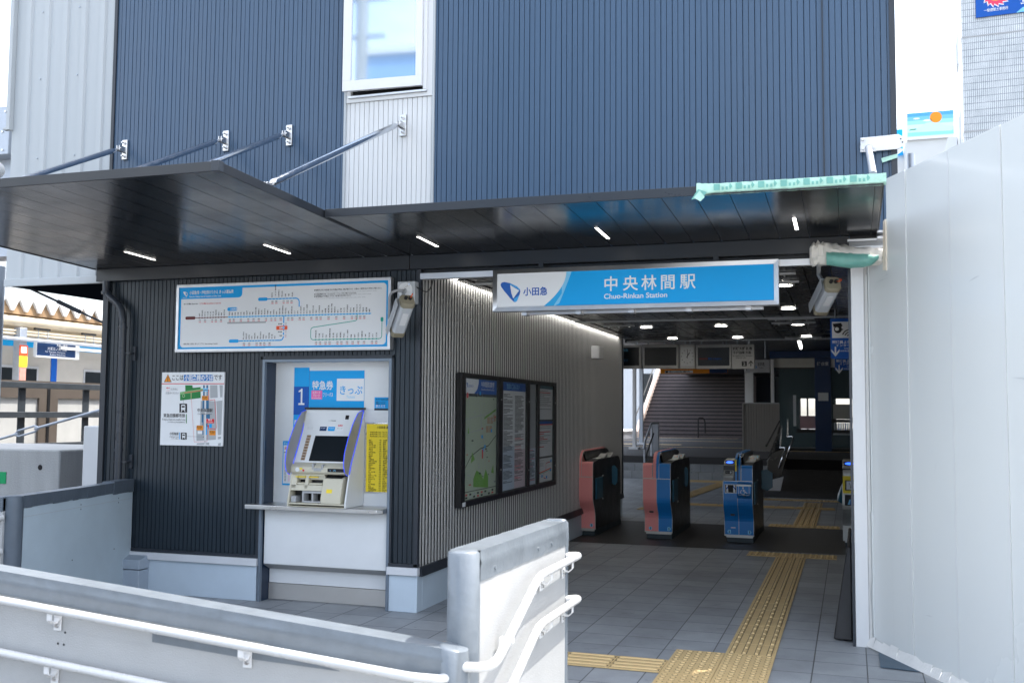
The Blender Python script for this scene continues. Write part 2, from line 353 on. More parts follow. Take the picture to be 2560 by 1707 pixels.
# tactile paving
tact = mat('tactile_yellow', (.58, .42, .205), .6, 0, .12, 4, .2, 80); tact_e = mat('tactile_joint', (.12, .10, .06), .7, 0, .1)
b = MB(); T0 = .315
def tile(x, y, kind):
    b.box(x+.002, x+T0-.002, y+.002, y+T0-.002, .002, .009, tact)
    if kind == 'dot':
        for i in range(5):
            for j in range(5): b.disc((x+.038+i*.06, y+.038+j*.06, .0094), (0, 0, 1), .0195, tact_e, 12); b.tube([(x+.038+i*.06, y+.038+j*.06, .008), (x+.038+i*.06, y+.038+j*.06, .0155), ], [.017, .011], tact, 10)
    for i in range(4):
        if kind == 'y':
            xx = x+.04+i*.078
            b.box(xx-.017, xx+.017, y+.006, y+.306, .0088, .0096, tact_e)
            for ya, yb in ((.012, .145), (.165, .30)): b.hexa([(xx-.013, y+ya, .008), (xx+.013, y+ya, .008), (xx+.013, y+yb, .008), (xx-.013, y+yb, .008), (xx-.008, y+ya+.006, .018), (xx+.008, y+ya+.006, .018), (xx+.008, y+yb-.006, .018), (xx-.008, y+yb-.006, .018)], tact)
        if kind == 'x':
            yy = y+.04+i*.078; b.box(x+.006, x+.306, yy-.017, yy+.017, .0088, .0096, tact_e); b.hexa([(x+.012, yy-.013, .008), (x+.30, yy-.013, .008), (x+.30, yy+.013, .008), (x+.012, yy+.013, .008), (x+.018, yy-.008, .018), (x+.294, yy-.008, .018), (x+.294, yy+.008, .018), (x+.018, yy+.008, .018)], tact)
for i in range(2):
    for j in range(4): tile(2.087+i*T0, -.54-T0*(j+1), 'dot')
for i in range(7): tile(2.087-T0*(i+1), -.54-2*T0, 'x')
for j in range(15): tile(2.087+T0, -.54+j*T0, 'y')
for i in range(3): tile(2.087+i*T0, 4.2, 'dot')
for i in range(3): tile(2.087+i*T0, 7.26, 'dot')
for j in range(12): tile(2.087+T0, 7.6+j*T0, 'y')
for i in range(6): tile(1.5+i*T0, 11.7, 'dot')
for i in range(9): tile(.1+i*T0, 10.1, 'x')
for i in range(5):
    for j in range(2): tile(-1.1+i*T0, 16.0+j*T0, 'dot')
for j in range(22): tile(-.1+.02*j, 9.0+j*T0, 'y')
struct(b.build('tactile_paving', smooth=0))
b = MB()
for x0, x1, y0, y1 in ((-5.4, -1.3, 36.2, 36.4), (-6, 1, 31.5, 31.62), (-6, 1.2, 24.5, 24.62), (-4.6, -2.2, 26.5, 27.2), (1.2, 3.2, 22.6, 22.9)): b.box(x0, x1, y0, y1, .5, .506, tact)
struct(b.build('platform_guide_lines', smooth=0))
rub = MB()
rub.prism([(.93, .98, .004), (.955, 1.0, .004), (.975, .985, .004), (.95, .965, .004)], (0, 0, .006), prn_w); tag(rub.build('paper_scrap'), 'tiny scrap of white paper lying on the grey floor tiles', 'litter')

# ------------------------------------------------------------------ station building
SB = thing('station_building', 'navy ribbed metal station building with a pale window strip above a wide open entrance', 'building', (0, 0, 0))
YC = .012; TOP = 9.0
FP = Pan((0, YC, 0), (1, 0, 0), (0, 0, 1))
for xa, xb in ((-3.015, -.706), (.089, 3.49)):
    b = MB(); ribs(b, FP, xa, xb, 2.7, TOP, .0425, .007, .012, navy, phase=.02, alt=.0045); b.build('upper_cladding', SB, smooth=0)
for q6, mm in (((3.485, 3.523, -.004, .06, 2.7, TOP), navy_trim), ((-3.02, -2.99, -.002, .05, 2.7, TOP), navy_trim), ((-.03, .002, -.012, .03, .352, 2.68), navy_trim), ((-3.03, -2.975, -.012, .06, .3, 2.68), navy_trim)):
    b = MB(); b.box(*q6, mm); b.build('corner_trim', SB)
b = MB(); b.box(3.04, 3.046, .0, .01, 2.8, TOP, blk); b.build('panel_joint', SB)
b = MB()
for xa, xb, za, zb in ((-3.015, -1.425, .352, 2.68), (-1.425, -.235, 1.995, 2.68), (-.235, -.005, .352, 2.68)): ribs(b, FP, xa, xb, za, zb, .0405, .007, .012, ticket_navy_shaded, phase=.015)
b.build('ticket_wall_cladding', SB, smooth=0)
b = MB()
b.box(-3.012, -1.40, .03, .1, 0, 2.68, navy_trim); b.box(-1.4, -.25, .03, .1, 1.96, 2.68, navy_trim); b.box(-.25, -.006, .03, .1, 0, 2.68, navy_trim)
b.box(-3.0, -.72, .04, 8.3, 2.69, TOP-.05, navy_trim); b.box(.1, 3.515, .04, 8.3, 2.69, TOP-.05, navy_trim); b.box(-.72, .1, .2, 8.3, 2.69, TOP-.05, navy_trim)
b.box(-.72, .1, .03, .2, 2.69, 4.06, navy_trim)
b.box(-3.013, -2.93, .1, 8.3, -.5, 2.68, navy); b.build('wall_core', SB)
# corner trim, base trims
for xa, xb in ((-2.66, -1.41), (-.245, .006)): b = MB(); b.box(xa, xb, -.012, .03, .345, .37, navy_trim); b.build('base_trim', SB)
b = MB(); b.box(-2.64, -1.425, -.001, .1, 0, .282, plinth_m); b.build('plinth', SB, .004); b = MB(); b.box(-.25, .0, -.001, .1, 0, .282, plinth_m)
WD = Vector((-.09, 7.8, 0)).normalized(); WN = Vector((WD.y, -WD.x, 0))
b.hexa([(-.15, .1, 0), (.0, .1, 0), (.0+WD.x*7.9, 7.9, 0), (-.25, 7.9, 0), (-.15, .1, .272), (.0, .1, .272), (WD.x*7.9, 7.9, .272), (-.25, 7.9, .272)], plinth_m)
b.build('plinth', SB, .004)
for xa, xb in ((-2.66, -1.41), (-.25, .012)): b = MB(); b.box(xa, xb, -.03, .02, .284, .344, trim_lt); b.build('plinth_ledge', SB, .003)
b = MB(); b.hexa([(-.05, .03, .274), (.03, .03, .274), (.03+WD.x*7.9, 7.9, .274), (-.16, 7.9, .274), (-.05, .03, .344), (.018, .03, .344), (.018+WD.x*7.9, 7.9, .344), (-.16, 7.9, .344)], navy_trim); b.build('plinth_ledge', SB)
# striped passage wall
SW = Pan((0, .02, 0), WD, (0, 0, 1))
b = MB(); x = .012
while x < 7.82:
    b.hexa([SW.p(x, .345, -.004), SW.p(x+.033, .345, -.004), SW.p(x+.032, .345, .0), SW.p(x+.001, .345, .0), SW.p(x, 2.684, -.004), SW.p(x+.033, 2.684, -.004), SW.p(x+.032, 2.684, .0), SW.p(x+.001, 2.684, .0)], rib_lt); x += .066
b.build('passage_wall_ribs', SB, smooth=0)
b = MB(); b.hexa([SW.p(0, .3, -.1), SW.p(7.86, .3, -.1), SW.p(7.86, .3, -.003), SW.p(0, .3, -.003), SW.p(0, 2.686, -.1), SW.p(7.86, 2.686, -.1), SW.p(7.86, 2.686, -.003), SW.p(0, 2.686, -.003)], rib_dk); b.hexa([SW.p(7.83, .3, -.1), SW.p(7.87, .3, -.1), SW.p(7.87, .3, .02), SW.p(7.83, .3, .02), SW.p(7.83, 2.66, -.1), SW.p(7.87, 2.66, -.1), SW.p(7.87, 2.66, .02), SW.p(7.83, 2.66, .02)], navy_trim); b.build('passage_wall', SB)
# fascia beam over the entrance, hall ceiling, hall side wall
b = MB(); b.box(-3.08, -.085, -.05, .03, 2.662, 2.772, charc); b.build('entrance_beam', SB, .003); b = MB(); b.box(-.081, 3.2, -.05, .03, 2.662, 2.772, charc); b.box(-3.0, 3.2, .03, .1, 2.64, 2.69, charc); b.build('entrance_beam', SB, .003)
ceil_m = mat('hall_ceiling_panel', (.022, .023, .025), .25, 0, .08, 3)
CP = Pan((.06, 8.6, 2.664), (1, 0, 0), (0, -1, 0))
b = MB(); ribs(b, CP, 0, 3.4, 0, 8.56, .2, .012, .012, ceil_m, blk); b.build('hall_ceiling', SB, smooth=0)
for ya, yb in ((4.74, 4.765), (8.25, 8.285)): b = MB(); b.box(-.1, 3.3, ya, yb, 2.643, 2.661, trim_lt); b.build('ceiling_trim', SB)
b = MB(); b.box(3.3, 3.45, .1, 40, -.3, 3.4, navy_trim); b.build('hall_side_wall', SB)
b = MB(); b.box(-4.2, 6, 8.62, 48, 3.35, 3.6, charc); b.box(-.2, 6, 8.6, 8.7, 2.66, 3.35, charc); b.build('platform_roof', SB)
b = MB(); b.box(.0, 3.2, -.028, .03, 2.582, 2.63, alu); b.box(.02, 3.18, .031, .06, 2.60, 2.645, charc); b.build('shutter_rail', SB, .002)
b = MB(); b.box(3.207, 3.292, -.02, .1, 0, 2.58, whitep); b.build('entrance_jamb', SB, .004)
b = MB(); b.box(3.188, 3.205, -.012, .1, 0, 2.58, navy_trim); b.build('jamb_edge', SB)
# silver strip with window
b = MB(); ribs(b, FP, -.69, .072, 2.7, 4.055, .0425, .0065, .010, silver, phase=.03); b.build('window_strip_cladding', SB, smooth=0)
b = MB(); b.box(-.708, -.688, -.006, .05, 2.7, TOP, whiteclad); b.box(.072, .091, -.006, .05, 2.7, TOP, whiteclad); b.box(-.688, .072, -.002, .03, 4.055, 4.1, silver); b.box(.03, .072, -.002, .03, 4.1, TOP, silver); b.box(-.688, -.665, -.002, .03, 4.1, TOP, silver); b.build('strip_trim', SB, .002)
wf = MB(); wf.box(-.665, .03, -.022, .1, 4.088, 4.106, alu); wf.box(.0, .03, -.025, .1, 4.106, 6.3, whitep); wf.box(-.665, -.64, -.012, .1, 4.106, 6.3, whitep); wf.box(-.664, .0, .02, .06, 4.107, 4.15, blk); wf.box(-.665, .03, .0, .1, 6.3, 6.35, whitep)
win = wf.build('window', SB, .002)
a = -.055; cs, sn = cos(a), sin(a); hx, hy = .0, -.03
def sw(x, y, z): dx, dy = x-hx, y; return (hx+dx*cs-dy*sn, hy+dx*sn*-1*-1+dy*cs if False else hy+dx*sn*-1+dy*cs, z)
def sw(x, y, z):
    dx = x-hx; return (hx+dx*cs, hy+dx*sin(-a)*1+y, z)
def swbox(b, x0, x1, y0, y1, z0, z1, m): b.hexa([sw(x0, y0, z0), sw(x1, y0, z0), sw(x1, y1, z0), sw(x0, y1, z0), sw(x0, y0, z1), sw(x1, y0, z1), sw(x1, y1, z1), sw(x0, y1, z1)], m)
b = MB(); swbox(b, -.685, -.002, -.02, .012, 4.128, 4.212, whitep); swbox(b, -.685, -.612, -.02, .012, 4.212, 6.26, whitep); swbox(b, -.055, -.002, -.02, .012, 4.212, 6.26, whitep); swbox(b, -.685, -.002, -.02, .012, 6.26, 6.33, whitep); b.build('sash', win, .003)
wg = bpy.data.materials.new('wired_glass'); wg.use_nodes = True; nt = wg.node_tree; N = nt.nodes; L = nt.links; p = N['Principled BSDF']
p.inputs['Roughness'].default_value = .04; p.inputs['Metallic'].default_value = .85
t = N.new('ShaderNodeTexCoord'); mpx = N.new('ShaderNodeMapping'); mpx.inputs['Rotation'].default_value = (0, R(45), 0); mpx.inputs['Scale'].default_value = (1, 0, 1); L.new(t.outputs['Object'], mpx.inputs[0])
sp = N.new('ShaderNodeSeparateXYZ'); L.new(mpx.outputs[0], sp.inputs[0]); cb = N.new('ShaderNodeCombineXYZ'); L.new(sp.outputs[0], cb.inputs[0]); L.new(sp.outputs[2], cb.inputs[1])
k = N.new('ShaderNodeTexBrick'); k.offset = 0; k.inputs['Scale'].default_value = 1; k.inputs['Brick Width'].default_value = .02; k.inputs['Row Height'].default_value = .02; k.inputs['Mortar Size'].default_value = .0012
k.inputs['Color1'].default_value = k.inputs['Color2'].default_value = (.50, .60, .70, 1); k.inputs['Mortar'].default_value = (.42, .52, .62, 1); L.new(cb.outputs[0], k.inputs['Vector']); L.new(k.outputs['Color'], p.inputs['Base Color'])
b = MB(); swbox(b, -.612, -.055, -.006, .0, 4.212, 6.26, wg); b.build('glass', win)
# white folded cladding at the left
b = MB(); WPn = Pan((-4.15, .02, 0), (1, 0, 0), (0, 0, 1)); prof = []
x = 0
while x < 1.13:
    prof += [(x, 0), (x+.128, 0), (x+.14, .022), (x+.19, .022), (x+.202, 0)]; x += .2075
prof = [q for q in prof if q[0] <= 1.13]+[(1.135, 0)]
for (xa, la), (xb, lb) in zip(prof[:-1], prof[1:]): b.face([WPn.p(xa, 2.70, la), WPn.p(xb, 2.70, lb), WPn.p(xb, TOP, lb), WPn.p(xa, TOP, la)], whiteclad)
b.face([(-4.15, .02, 2.7), (-4.15, 8, 2.7), (-4.15, 8, TOP), (-4.15, .02, TOP)], whiteclad)
for i in range(1, 6, 2):
    for z in (3.83, 4.57, 5.2): b.cyl(WPn.p(.1+i*.2075, z, .0), WPn.p(.1+i*.2075, z, .008), .006, galv, 8)
b.build('folded_cladding', SB, smooth=0)
b = MB(); b.box(-4.14, -3.0, -.012, .02, 2.655, 2.722, whiteclad); b.box(-4.175, -4.135, -.03, .02, 4.13, TOP, whiteclad); b.box(-4.21, -4.135, -.03, .02, 4.11, 4.135, whiteclad); b.build('cladding_trim', SB, .003)
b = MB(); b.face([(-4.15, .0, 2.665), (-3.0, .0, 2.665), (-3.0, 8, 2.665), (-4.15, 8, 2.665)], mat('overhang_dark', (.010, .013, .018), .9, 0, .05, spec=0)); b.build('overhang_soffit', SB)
# recess for the ticket counter
b = MB(); b.box(-1.40, -.245, .17, .2, 0, 1.97, mwhite); b.box(-1.40, -.245, .02, .2, 1.945, 1.965, mwhite); b.build('recess_back', SB)
jam_m = mat('recess_side_gloss', (.012, .028, .06), .12, 0, .05, 4)
b = MB(); b.box(-1.402, -1.388, .0, .2, 0, 1.945, jam_m); b.build('recess_side', SB); b = MB(); b.box(-.262, -.248, .0, .2, 0, 1.945, navy_trim); b.build('recess_side', SB)
b = MB(); gt = mat('recess_trim', (.17, .21, .26), .35, .3, .05, 8)
b.box(-1.408, -1.386, -.012, .02, 0, 1.965, gt); b.box(-.264, -.24, -.012, .02, 0, 1.965, gt); b.box(-1.386, -.264, -.012, .02, 1.943, 1.965, gt)
b.box(-1.43, -1.408, -.006, .02, .345, 1.99, navy_trim); b.box(-.24, -.225, -.006, .02, .345, 1.99, navy_trim); b.box(-1.43, -.225, -.006, .02, 1.965, 1.995, navy_trim); b.build('recess_trim', SB, .002)

# ------------------------------------------------------------------ canopies
def canopy(name, label, x0, x1, yo, zo, th, endcap=None):
    T = thing(name, label, 'canopy', (x0, 0, 2.77))
    zw = 2.772; d = Vector((0, yo, zo-zw)); ln = d.length; d /= ln
    P = Pan((x0, -.03, zw), (1, 0, 0), d)      # u x v = up/down
    sgn = -1 if P.n.z > 0 else 1
    b = MB(); x = x0+.02; yi = -.03
    def s(x, y, dz=0): return (x, y, zw+(zo-zw)*(y+.03)/(yo+.03)+dz)
    xs = [x0]; 
    while x < x1-.01: xs.append(x); x += .2
    xs.append(x1)
    for xa, xb in zip(xs[:-1], xs[1:]):
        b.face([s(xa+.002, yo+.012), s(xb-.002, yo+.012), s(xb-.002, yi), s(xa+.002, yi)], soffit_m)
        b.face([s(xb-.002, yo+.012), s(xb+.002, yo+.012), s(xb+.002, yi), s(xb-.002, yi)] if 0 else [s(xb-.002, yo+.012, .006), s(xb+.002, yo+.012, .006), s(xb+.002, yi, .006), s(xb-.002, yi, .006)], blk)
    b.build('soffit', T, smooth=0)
    b = MB()
    b.hexa([s(x0, yo-.004, -.008), s(x1, yo-.004, -.008), s(x1, yo+.010, -.008), s(x0, yo+.010, -.008), s(x0, yo-.004, th), s(x1, yo-.004, th), s(x1, yo+.010, th), s(x0, yo+.010, th)], charc)
    b.hexa([s(x0-.006, yo+.010, -.006), s(x0+.002, yo+.010, -.006), s(x0+.002, yi, -.006), s(x0-.006, yi, -.006), s(x0-.006, yo+.010, th), s(x0+.002, yo+.010, th), s(x0+.002, yi, th), s(x0-.006, yi, th)], charc)
    b.hexa([s(x1-.002, yo+.010, -.006), s(x1+.006, yo+.010, -.006), s(x1+.006, yi, -.006), s(x1-.002, yi, -.006), s(x1-.002, yo+.010, th), s(x1+.006, yo+.010, th), s(x1+.006, yi, th), s(x1-.002, yi, th)], charc)
    b.build('fascia', T, .002)
    b = MB(); b.hexa([s(x0, yo+.012, .012), s(x1, yo+.012, .012), s(x1, yi, .012), s(x0, yi, .012), s(x0, yo+.012, th-.004), s(x1, yo+.012, th-.004), s(x1, yi, th-.004), s(x0, yi, th-.004)], charc); b.build('deck', T)
    if endcap: endcap(T, s)
    return T
def capL(T, s):
    b = MB(); b.hexa([s(-.13, -2.622, -.008), s(-.079, -2.622, -.008), s(-.079, -2.575, -.008), s(-.13, -2.575, -.008), s(-.13, -2.622, .052), s(-.079, -2.622, .052), s(-.079, -2.575, .052), s(-.13, -2.575, .052)], navy_trim); b.build('corner_bracket', T, .002)
canopy('entrance_canopy', 'deep dark metal canopy over the ticket wall, the larger of the two', -3.1, -.092, -2.615, 2.866, .048, capL)
canopy('entrance_canopy', 'shallow dark metal canopy over the station name sign, tape along its front edge', -.078, 3.385, -1.428, 2.826, .046)
# recessed light slots
def slot(x, label):
    T = thing('canopy_light', label, 'light', (x, -.5, 2.79), 'light slots in the canopy soffits')
    for nm, dz, e, m in (('lens', -.004, 0, led), ('rim', -.0025, .004, charc)):
        b = MB(); q = []
        for xx, yy in ((x-.010-e, -.70-e), (x+.010+e, -.70-e), (x+.010+e, -.335+e), (x-.010-e, -.335+e)):
            zz = (2.772+(2.866-2.772)*(yy+.03)/(-2.585)) if x < -.1 else (2.772+(2.826-2.772)*(yy+.03)/(-1.398))
            q.append((xx, yy, zz+dz-.001))
        b.prism(q, (0, 0, .0012), m); b.build(nm, T, smooth=0)
for x, l in ((-2.25, 'light slot in the soffit nearest the downpipe corner'), (-.985, 'light slot in the soffit above the middle of the fare chart'), (.272, 'light slot in the soffit above the left corner of the entrance'), (1.58, 'light slot in the soffit above the middle of the station name sign'), (2.87, 'light slot in the soffit closest to the white hoarding')): slot(x, l)
# struts
def strut(x, label):
    T = thing('canopy_strut', label, 'strut', (x, 0, 3.832), 'steel struts holding the canopies')
    W = Vector((x, -.075, 3.825)); E = Vector((x, -1.97, 2.925)); d = (E-W).normalized()
    b = MB(); b.tube([W+d*.06, W+d*.09, W+d*.13, E-d*.09, E-d*.06, E-d*.045], [.012, .021, .024, .024, .021, .012], chrome, 16); b.build('rod', T, smooth=60)
    b = MB(); b.cyl(W-d*.02, W+d*.07, .0085, steel, 10); b.cyl(E-d*.06, E+d*.02, .0095, steel, 10); b.build('threaded_end', T)
    b = MB(); b.box(x-.027, x+.027, -.012, YC-.001, 3.742, 3.918, steel); b.build('wall_plate', T, .003)
    b = MB(); b.box(x-.017, x-.009, -.095, -.013, 3.80, 3.85, steel); b.box(x+.009, x+.017, -.095, -.013, 3.80, 3.85, steel); b.cyl((x-.024, -.078, 3.825), (x+.024, -.078, 3.825), .009, steel, 10); b.build('clevis', T, .002)
    for z in (3.77, 3.888):
        b = MB(); b.cyl((x, -.012, z), (x, -.02, z), .016, steel, 6); b.cyl((x, -.02, z), (x, -.05, z), .007, steel, 8); b.build('bolt', T)
    b = MB(); b.box(x-.03, x+.03, -2.02, -1.92, 2.885, 2.90, steel); b.box(x-.012, x-.006, -1.995, -1.945, 2.9, 2.94, steel); b.box(x+.006, x+.012, -1.995, -1.945, 2.9, 2.94, steel); b.build('foot_plate', T, .002)
for x, l in ((-2.858, 'steel strut fixed to the navy cladding right beside the white folded cladding'), (-1.821, 'steel strut second from the white folded cladding, running behind the canopy edge'), (-1.21, 'steel strut fixed midway between the second strut and the window strip'), (-.177, 'long steel strut fixed to the pale strip under the window')): strut(x, l)
T = thing('canopy_strut', 'short galvanised strut under the wide white bracket plate at the right end', 'strut', (3.34, 0, 3.4), 'steel struts holding the canopies')
b = MB(); b.tube([(3.335, -.07, 3.375), (3.335, -.1, 3.36), (3.335, -1.28, 2.91)], [.016, .022, .022], galv, 14); b.build('rod', T)
b = MB(); b.prism([(3.285, -.03, 3.352), (3.525, -.03, 3.357), (3.56, -.03, 3.375), (3.585, -.03, 3.40), (3.585, -.03, 3.42), (3.53, -.03, 3.458), (3.285, -.03, 3.452)], (0, .012, 0), whitep); b.build('bracket_plate', T, .002)
b = MB(); b.box(3.283, 3.385, -.044, -.03, 3.348, 3.395, whitep); b.build('small_plate', T, .002)
for x, z in ((3.30, 3.437), (3.30, 3.372), (3.372, 3.376)):
    b = MB(); b.cyl((x, -.03, z), (x, -.055, z), .009, steel, 6); b.build('bolt', T)
b = MB()
for x, z in ((3.545, 3.424), (3.556, 3.40)): b.cyl((x, -.029, z), (x, -.0335, z), .005, blk, 10)
b.build('bolt_hole', T)
b = MB(); b.prism([(3.523, -.02, 3.32), (3.55, -.02, 3.34), (3.56, -.02, 3.352), (3.55, -.02, 3.362), (3.523, -.02, 3.365)], (0, .01, 0), whitep); tag(b.build('bracket_tab', loc=(3.54, -.02, 3.33)), 'small white bracket tab just below the wide white bracket plate', 'bracket')
# mint masking tape over the canopy edge
b = MB(); rs = random.Random(3); n = 60; x0, x1 = 2.36, 3.40; ring = []
for i in range(n+1):
    x = x0+(x1-x0)*i/n; j = rs.uniform(-.0018, .0018); e = .0 if i > 6 else .008*(6-i)/6*rs.uniform(.5, 1.4)
    ring.append([(x, -1.39, 2.878+j*.6), (x, -1.437+j*.3-e, 2.880+j*.7+e), (x, -1.444+j*.4-e, 2.858+j), (x, -1.443+j*.3-e, 2.829+j*.6-e*1.5), (x, -1.41, 2.818+j*.6)])
for i in range(n):
    for k in range(4):
        b.face([ring[i][k], ring[i+1][k], ring[i+1][k+1], ring[i][k+1]], mint)
MT = b.build('masking_tape', loc=(2.9, -1.44, 2.85), smooth=30); tag(MT, 'mint green masking tape wrapped along the front edge of the right canopy', 'tape')
b = MB(); TP = Pan((2.36, -1.4485, 2.826), (1, 0, 0), (0, 0, 1)); x = .10
while x < .93:
    TP.rect(b, x, .012, x+.035, .048, mint_d); TP.rect(b, x+.045, .012, x+.057, .03, mint_d); TP.rect(b, x+.068, .012, x+.08, .03, mint_d); TP.poly(b, [(x+.092, .012), (x+.106, .03), (x+.092, .05), (x+.087, .03)], mint_d); x += .125
b.build('tape_print', MT, smooth=0)
b = MB(); b.prism([(2.33, -1.452, 2.79), (2.40, -1.456, 2.80), (2.42, -1.45, 2.83), (2.37, -1.45, 2.85)], (0, -.002, .0), mint_d); b.prism([(2.345, -1.458, 2.80), (2.385, -1.462, 2.775), (2.41, -1.458, 2.80), (2.38, -1.456, 2.84)], (0, -.002, 0), mint); b.build('tape_end', MT)
b = MB(); b.prism([(3.425, -.012, 3.272), (3.523, -.014, 3.30), (3.523, -.016, 3.327), (3.418, -.012, 3.303)], (0, -.003, 0), mint); tag(b.build('tape_piece', loc=(3.47, -.01, 3.3)), 'short strip of mint green tape stuck on the navy cladding by the corner', 'tape')
# ------------------------------------------------------------------ station name sign
T = thing('station_sign', 'long blue and white station name sign hanging over the entrance', 'sign', (1.68, -.12, 2.3))
X0, X1, Z0, Z1 = .64, 2.735, 2.302, 2.62; f = .033
b = MB()
for q in (((X0, Z0), (X1, Z0), (X1-f, Z0+f), (X0+f, Z0+f)), ((X1, Z0), (X1, Z1), (X1-f, Z1-f), (X1-f, Z0+f)), ((X1, Z1), (X0, Z1), (X0+f, Z1-f), (X1-f, Z1-f)), ((X0, Z1), (X0, Z0), (X0+f, Z0+f), (X0+f, Z1-f))):
    b.prism([(x, -.125+(.006 if i > 1 else 0), z) for i, (x, z) in enumerate(q)], (0, .09, 0), alu)
b.box(X0+.004, X1-.004, -.034, -.02, Z0+.004, Z1-.004, alu); b.build('frame', T, .0015)
SP = Pan((X0+f, -.112, Z0+f), (1, 0, 0), (0, 0, 1)); W, H = X1-X0-2*f, Z1-Z0-2*f
b = MB(); SP.rect(b, 0, 0, W, H, prn_w, 0)
def arc(r, k=14): # right edge of the white lobe
    return [(.16+r*cos(R(a)), H*1.02+r*.78*sin(R(a))) for a in [(-62+62*i/k) for i in range(k+1)]]
def edge(x0, bulge, k=14):
    pts = []
    for i in range(k+1):
        t = i/k; pts.append((x0+bulge*(1-(1-t)**1.9), t*H))
    return pts
e1 = edge(.365, .175); e2 = edge(.475, .105)
e2 = [(x, z) for x, z in [( .475+.105*(i/14)**.9, H*i/14) for i in range(15)]]
SP.poly(b, e1+[(W, H), (W, 0)], prn_lb, .0006)
SP.poly(b, [(.365, 0)]+[(.365+.075*(i/8), 0) for i in range(1, 9)]+[(e2[5][0]-.012, e2[5][1])]+[e1[8]]+e1[7:0:-1], mat('print_cyan', (.01, .36, .72), .4, 0, .02), .0009)
SP.poly(b, [(.452, 0)]+e2[1:]+[(W, H), (W, 0)], prn_b, .0012); b.build('face_panel', T, smooth=0)
b = MB(); logo(b, SP, .025, .036, .155, mat('logo_blue', (.01, .10, .42), .4, 0, .1, 20), mat('logo_light', (.05, .36, .74), .4, 0, .1, 20), .001); b.build('emblem', T, smooth=0)
b = MB(); SP.text(b, '小田急', .205, .088, .066, prn_b2, .0012, 'L', .022, .192)
b.build('operator_lettering', T, smooth=0); b = MB(); SP.text(b, '中', .828, .108, .115, prn_w, .0018, 'L', .012); SP.text(b, '央', .965, .108, .115, prn_w, .0018, 'L', .012); SP.text(b, '林', 1.10, .108, .115, prn_w, .0018, 'L', .012); SP.text(b, '間', 1.243, .108, .115, prn_w, .0018, 'L', .012); SP.text(b, '駅', 1.378, .108, .115, prn_w, .0018, 'L', .012)
SP.text(b, 'Chuo-Rinkan Station', .825, .042, .052, prn_w, .0018, 'L', .012, .462); b.build('name_lettering', T, smooth=0)
b = MB(); b.box(.83, 2.62, .03, .06, 2.286, 2.312, alu); b.build('lamp_bar', T, .003)
for x in (.86, 1.28, 1.68, 2.1, 2.52):
    b = MB(); b.hexa([(x-.02, -.03, 2.28), (x+.02, -.03, 2.28), (x+.02, .07, 2.28), (x-.02, .07, 2.28), (x-.02, -.03, 2.301), (x+.02, -.03, 2.301), (x+.02, .07, 2.32), (x-.02, .07, 2.32)], alu); b.build('lamp_bracket', T)
b = MB()
for x in (1.0, 2.3): b.box(x-.02, x+.02, -.06, -.05, 2.6, 2.67, charc)
b.build('hanger', T)

# ------------------------------------------------------------------ fare chart
T = thing('fare_chart', 'wide framed railway fare chart on the navy wall above the ticket machine', 'sign', (-1.23, 0, 2.03))
X0, X1, Z0, Z1 = -2.232, -.235, 2.03, 2.604; f = .024
b = MB(); b.box(X0, X1, -.06, .0, Z0, Z0+f, alu); b.box(X0, X1, -.06, .0, Z1-f, Z1, alu); b.box(X0, X0+f, -.06, .0, Z0+f, Z1-f, alu); b.box(X1-f, X1, -.06, .0, Z0+f, Z1-f, alu)
b.box(X0+.005, X1-.005, -.066, -.06, Z0+.006, Z0+.012, whitep); b.box(X0+.005, X1-.005, -.066, -.06, Z1-.012, Z1-.006, whitep); b.box(X0+f, X1-f, -.03, -.0, Z0+f, Z1-f, alu); b.build('frame', T, .0015)
FB = Pan((X0+f, -.048, Z0+f), (1, 0, 0), (0, 0, 1)); W, H = X1-X0-2*f, Z1-Z0-2*f
b = MB(); FB.rect(b, 0, 0, W, H, prn_b, 0); FB.rrect(b, .018, .018, W-.018, H-.018, .03, prn_w, .0006)
FB.poly(b, [(.012, H-.012), (.012, H-.098), (.58, H-.098)]+[(.58+.035*sin(R(a)), H-.063-.035*cos(R(a))) for a in (22, 45, 67, 90)]+[(.615, H-.012)], prn_b, .0010); b.build('chart_panel', T, smooth=0)
b = MB()
def K(zx, zy):   # chart zoom pixel -> panel coords (measured on the chart itself)
    u = (zx-75)/(2100-75); z0 = 165-u*75; z1 = 765-u*28; return (u*W, H*(1-(zy-z0)/(z1-z0)))
yl = K(600, 448)[1]; xs0, xs1 = K(575, 448)[0], K(1945, 420)[0]; xm = K(245, 460)[0]
FB.line(b, [(xm, yl), (xs0, yl)], .006, prn_mr); FB.line(b, [(xs0, yl), (xs1, yl)], .011, prn_lb); FB.rrect(b, xm-.1, yl-.013, xm, yl+.013, .012, prn_mr, .001)
main = '小田原 足柄 螢田 富水 栢山 開成 新松田 渋沢 秦野 東海大学前 鶴巻温泉 伊勢原 愛甲石田 本厚木 厚木 海老名 座間 相武台前 小田急相模原 相模大野 町田 玉川学園前 鶴川 柿生 新百合ヶ丘 百合ヶ丘 読売ランド前 生田 向ヶ丘遊園 登戸 和泉多摩川 狛江 喜多見 成城学園前 祖師ヶ谷大蔵 千歳船橋 経堂 豪徳寺 梅ヶ丘 世田谷代田 下北沢 東北沢 代々木上原 代々木八幡 参宮橋 南新宿 新宿'.split()
